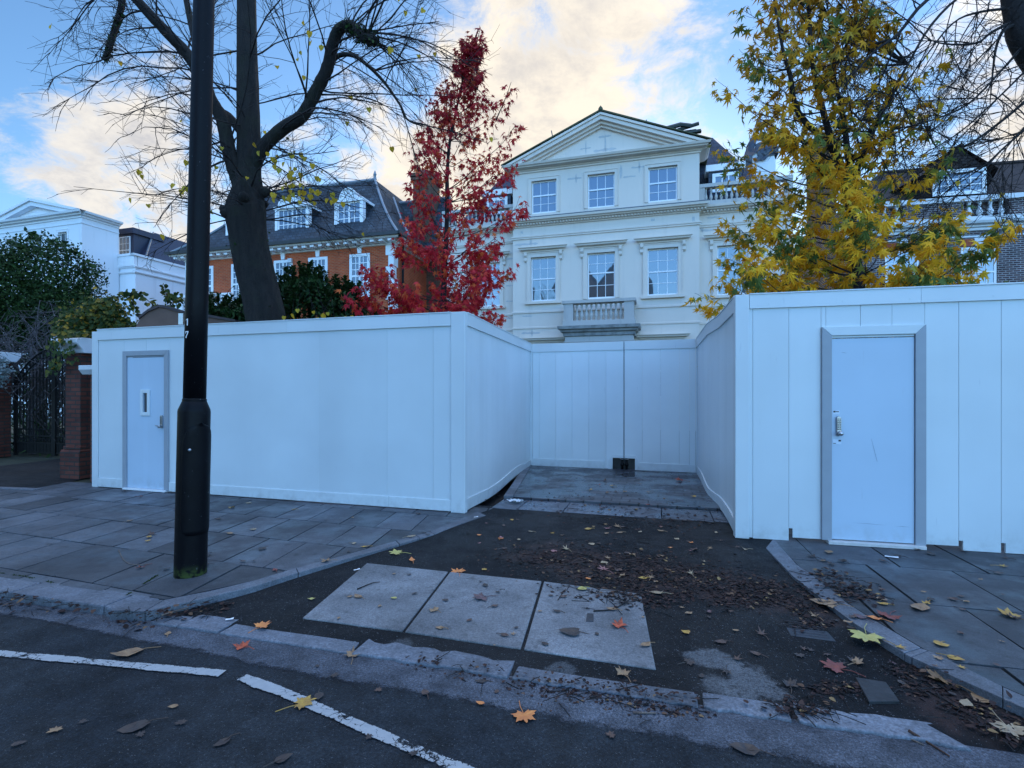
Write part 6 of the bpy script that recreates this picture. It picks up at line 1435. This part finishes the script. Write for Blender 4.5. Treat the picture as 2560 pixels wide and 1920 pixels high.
def scatter(n, xr, yr, cols, sizes, shapes, label, ok=None, curl=(.02, .35)):
    i = 0
    while i < n:
        x, y = rnd(*xr), yr[0] + (yr[1] - yr[0]) * rnd(0, 1) ** 1.3
        if ok and not ok(ground_at(x, y)): continue
        drop(x, y, random.choice(shapes), random.choice(cols), rnd(*sizes), rnd(*curl), label, G + ' ' + label.split(' on ')[-1]); i += 1
def on(poly):
    def f_(p):
        P = V(p[:2]); c = False; j = len(poly) - 1
        for i in range(len(poly)):
            a, d = poly[i], poly[j]
            if (a[1] > P.y) != (d[1] > P.y) and P.x < (d[0] - a[0]) * (P.y - a[1]) / (d[1] - a[1]) + a[0]: c = not c
            j = i
        return c
    return f_
inL, inR, inS = on(PL), on(PR), on(SL)
tarm = lambda p: not inL(p) and not inR(p) and not inS(p) and toST(p)[1] > 2.9 and toST(p)[1] < 6.3
scatter(56, (1180, 1840), (1300, 1480), ['yellow', 'tan', 'cream', 'tan', 'pink', 'brown', 'brown', 'orange'], (.045, .085), ['heart', 'star', 'oval', 'star'], 'small dry autumn leaf on the dark tarmac crossover', tarm)
scatter(34, (300, 1130), (1215, 1440), ['tan', 'brown', 'cream', 'red', 'yellow', 'sodden', 'sodden'], (.05, .12), ['heart', 'star', 'oval', 'maple'], 'small leaf on the paved footway before the long hoarding', inL)
scatter(40, (2000, 2556), (1375, 1680), ['tan', 'yellow', 'brown', 'sodden', 'tan', 'brown', 'sodden'], (.045, .10), ['heart', 'star', 'oval', 'maple'], 'small leaf on the paved footway before the windowless door', inR)
scatter(16, (1280, 1740), (1200, 1280), ['brown', 'yellow', 'red', 'sodden', 'tan'], (.06, .11), ['heart', 'star', 'oval'], 'small wet leaf on the block-paved drive before the gates', lambda p: toST(p)[1] > 6.6 and -1.7 < toST(p)[0] < .9)
scatter(24, (760, 1610), (1430, 1650), ['brown', 'tan', 'sodden', 'sodden', 'mauve'], (.04, .09), ['oval', 'star', 'oval'], 'small brown leaf on the pale concrete slabs', inS, (.02, .15))
scatter(32, (1700, 2440), (1500, 1840), ['brown', 'tan', 'brown', 'sodden', 'mauve', 'sodden'], (.04, .10), ['oval', 'star', 'maple'], 'small brown leaf on the tarmac beside the curved kerb', tarm)
scatter(18, (0, 1900), (1560, 1900), ['brown', 'sodden', 'sodden', 'tan'], (.04, .10), ['oval', 'oval', 'maple'], 'small dark leaf on the road surface', lambda p: toST(p)[1] < 2.6, (.02, .08))

# trodden litter that nobody could count
M_lit = leafmat('trodden_litter', [(0, (.012, .008, .008)), (.5, (.032, .018, .017)), (.88, (.060, .034, .028)), (.97, (.15, .09, .055)), (1, (.26, .18, .08))], trans=0, rough=.6)
b = MB(); tw = MB()
def litter(poly_pts, n, sz=(.02, .06), spread=18, twigs=.25, h=.02):
    L = len(poly_pts)
    for _ in range(n):
        x, y, w_ = random.choices(poly_pts, [q[2] * q[2] for q in poly_pts])[0]
        x += random.gauss(0, w_ * .68); y += random.gauss(0, w_ * .20)
        if y < 1215: continue
        p = ground_at(x, y)
        if inL(p) or (inR(p) and x < 1930): continue
        p = p + V((0, 0, rnd(.001, h)))
        if rnd(0, 1) < twigs:
            a = rnd(0, 6.28); l = rnd(.03, .16); d = V((cos(a), sin(a), rnd(-.05, .05))) * l; tw.tube([p, p + d * .5 + rv(.004) + V((0, 0, .002)), p + d], rnd(.0014, .0030), 3, False)
        else:
            blade(b, p, V((rnd(-1, 1), rnd(-1, 1), rnd(-.12, .12))), V((rnd(-.3, .3), rnd(-.3, .3), 1)), rnd(*sz), OVAL, rnd(0, .35))
litter([(1330, 1395, 90), (1420, 1385, 90), (1500, 1420, 120), (1580, 1450, 130), (1660, 1440, 120), (1540, 1470, 90), (1600, 1490, 70), (1740, 1455, 110), (1820, 1460, 90), (1580, 1400, 90), (1640, 1500, 60)], 2900, (.012, .042), h=.007)
litter([(1900, 1470, 70), (1960, 1490, 60), (2010, 1520, 45), (1850, 1500, 60), (2030, 1560, 40)], 800, (.012, .045), h=.01)
litter([(1330, 1710, 60), (1420, 1725, 70), (1520, 1735, 80), (1620, 1755, 80), (1700, 1780, 60), (1180, 1680, 50), (1060, 1655, 45)], 800, (.008, .026), twigs=.10, h=.008)
litter([(2330, 1720, 60), (2420, 1770, 60), (2500, 1810, 60), (2280, 1680, 40), (2100, 1720, 60), (2000, 1770, 60), (2540, 1850, 40)], 750, (.012, .04), twigs=.2, h=.008)
litter([(330, 1550, 50), (420, 1535, 40), (60, 1505, 50), (20, 1500, 40), (180, 1525, 40), (520, 1520, 50)], 330, (.015, .05))
litter([(1400, 1270, 100), (1550, 1285, 100), (1700, 1300, 90), (1250, 1250, 40)], 420, (.015, .05), h=.008)
litter([(2060, 1440, 40), (2110, 1470, 50), (2150, 1490, 50)], 260, (.02, .05))
stuff(b.build('leaf_litter', M_lit, fix=False)); stuff(tw.build('twig_litter', M_barkdk, fix=False))
# sticks worth naming
def stick(pts, r_, label, mat=M_barkdk):
    P = [ground_at(x, y) + V((0, 0, r_ + .002)) for x, y in pts]; q = smoothline(P, 4) if len(P) > 2 else P
    b = MB(); b.tube(q, [lerp(r_, r_ * .5, i / (len(q) - 1)) for i in range(len(q))], 6); tag(b.build('stick', mat, smooth=True), label, 'stick')
M_stickred = bark('reddish_stick', (.06, .03, .022), (.14, .075, .05)); M_stickpale = bark('pale_stick', (.16, .12, .10), (.28, .22, .18))
stick([(405, 1541), (440, 1530), (506, 1512)], .006, 'long pale stick lying across the first flush kerb stone', M_stickpale)
stick([(2272, 1832), (2310, 1855), (2374, 1896)], .007, 'reddish stick across the gutter in the lower right corner', M_stickred)
stick([(1584, 1786), (1640, 1787)], .006, 'short pink-brown stick on the gutter strip below the debris', M_stickpale)
stick([(296, 1376), (310, 1402), (335, 1413), (380, 1411)], .0035, 'thin curved pale twig on the flags left of the lamp post', M_stickpale)
stick([(1484, 1530), (1530, 1526), (1560, 1510), (1585, 1492), (1625, 1460)], .005, 'crooked dark twig reaching onto the third pale slab')
stick([(1475, 1749), (1530, 1732), (1600, 1715)], .005, 'dark twig pointing up out of the debris on the flush kerb')
stick([(2270, 1848), (2310, 1866)], .004, 'short pale stick beside the reddish one at lower right', M_stickpale)
stick([(893, 1475), (930, 1460), (950, 1457)], .005, 'short dark twig on the first pale slab')
stick([(2200, 1665), (2260, 1690), (2330, 1735), (2400, 1775)], .004, 'long dark twig lying below the right kerb')
# scraps
def scrap(x, y, w_, l, rot, label):
    o = MB().raw([(-l / 2, -w_ / 2, .003), (l / 2, -w_ / 2, .006), (l / 2, w_ / 2, .010), (0, w_ / 2, .004), (-l / 2, w_ / 2, .004)], [(0, 1, 2, 3, 4)]).build('paper_scrap', M_whitepaint, fix=False)
    o.location = ground_at(x, y); o.rotation_euler[2] = rot; tag(o, label, 'litter')
scrap(2229, 1393, .035, .10, -.6, 'small white paper scrap on the flags before the right door')
scrap(1190, 1293, .02, .05, .3, 'white scrap on the curved kerb by the hoarding corner')
scrap(892, 1425, .018, .05, .5, 'white scrap at the left edge of the first pale slab')
scrap(574, 1549, .02, .05, .2, 'white scrap behind the flush kerb stones')
# moss in the pavement joints near the lamp post and along the kerb
b = MB()
for pts in ([(395, 1437), (350, 1464), (318, 1487)], [(430, 1446), (455, 1447), (500, 1443)], [(0, 1432), (60, 1440), (140, 1458)]):
    P = resample([ground_at(x, y) for x, y in pts], 90)
    for p in P:
        if mnoise.noise(p * 9) < -.12: continue
        for _ in range(4): blade(b, p + V((rnd(-.008, .008), rnd(-.008, .008), -.002)), V((rnd(-1, 1), rnd(-1, 1), rnd(.1, .6))), rv(), rnd(.004, .010), OVAL)
stuff(b.build('moss', leafmat('kerb_moss', [(0, (.012, .028, .006)), (1, (.035, .065, .012))], trans=.1), fix=False))
# ---------------------------------------------------------------- across the road: what the villa's windows mirror
random.seed(91)
def CF(s, t): a = R(16); return (2.3 + s * cos(a) + t * sin(a), 22 - s * sin(a) + t * cos(a), 0)
rt = thing('brick_house', 'tall twin-gabled dark brick house across the road, mirrored in the villa windows', 'house', CF(-2.4, -35), -R(16))
b = MB(); b.box(-5, 5, -10, 0, 0, 13.2); b.prism([(-5, 13.2), (-.3, 13.2), (-2.6, 16.8)], -10, -.01, 'y'); b.prism([(-.3, 13.2), (5, 13.2), (2.4, 16.6)], -10, -.01, 'y'); b.build('wall', M_brickdark, rt)
b = MB()
for x0, xm, x1, zp in ((-5.4, -2.6, -.2, 16.8), (-.4, 2.4, 5.4, 16.6)):
    b.prism([(x0, 13.1), (xm, zp), (x1, 13.2), (x1, 13.38), (xm, zp + .18), (x0, 13.28)], -10.2, .4, 'y')
b.build('roof', M_tile, rt)
for x in (-3.4, -.0, 3.2):
    for z in (1.2, 4.6, 8.2):
        m = MB()
        for q in ((x - .6, x - .5, z, z + 1.9), (x + .5, x + .6, z, z + 1.9), (x - .5, x + .5, z, z + .1), (x - .5, x + .5, z + 1.8, z + 1.9), (x - .5, x + .5, z + .92, z + .98)): m.box(q[0], q[1], .01, .07, q[2], q[3])
        wd = m.build('window', M_winpaint, rt); MB().box(x - .5, x + .5, .005, .02, z + .1, z + 1.8).build('pane', M_glasslow, wd)
for s, t, hgt, lab in ((-9.0, -30.2, 12.5, 'bare plane tree across the road, left of the twin-gabled house'), (6.6, -30.5, 10.5, 'bare plane tree across the road, right of the twin-gabled house')):
    p = CF(s, t); rt = thing('street_tree', lab, 'tree', p); tb, bb = MB(), MB()
    q = smoothline([V((0, 0, 0)), V((.1, 0, 3)), V((-.15, 0, 6)), V((.2, 0, hgt))], 5); tb.tube(q, [lerp(.55, .14, i / (len(q) - 1)) for i in range(len(q))], 10); tb.build('trunk', M_bark, rt, smooth=True)
    for k in range(9):
        a = rnd(0, 6.28); o = q[int(rnd(.35, .95) * (len(q) - 1))]; lm = path(o, (cos(a), sin(a), .8), rnd(2.5, 4.5), 7, .12, .2); bb.tube(lm, [lerp(.10, .03, i / 7) for i in range(8)], 6, False)
        twiggy(bb, lm, 7, (1., 2.4), (.4, 1.0), (.2, .4), .02, None, -.2, .2, n2=6, n3=2)
    bb.build('branches', M_barkdk, rt, fix=False)
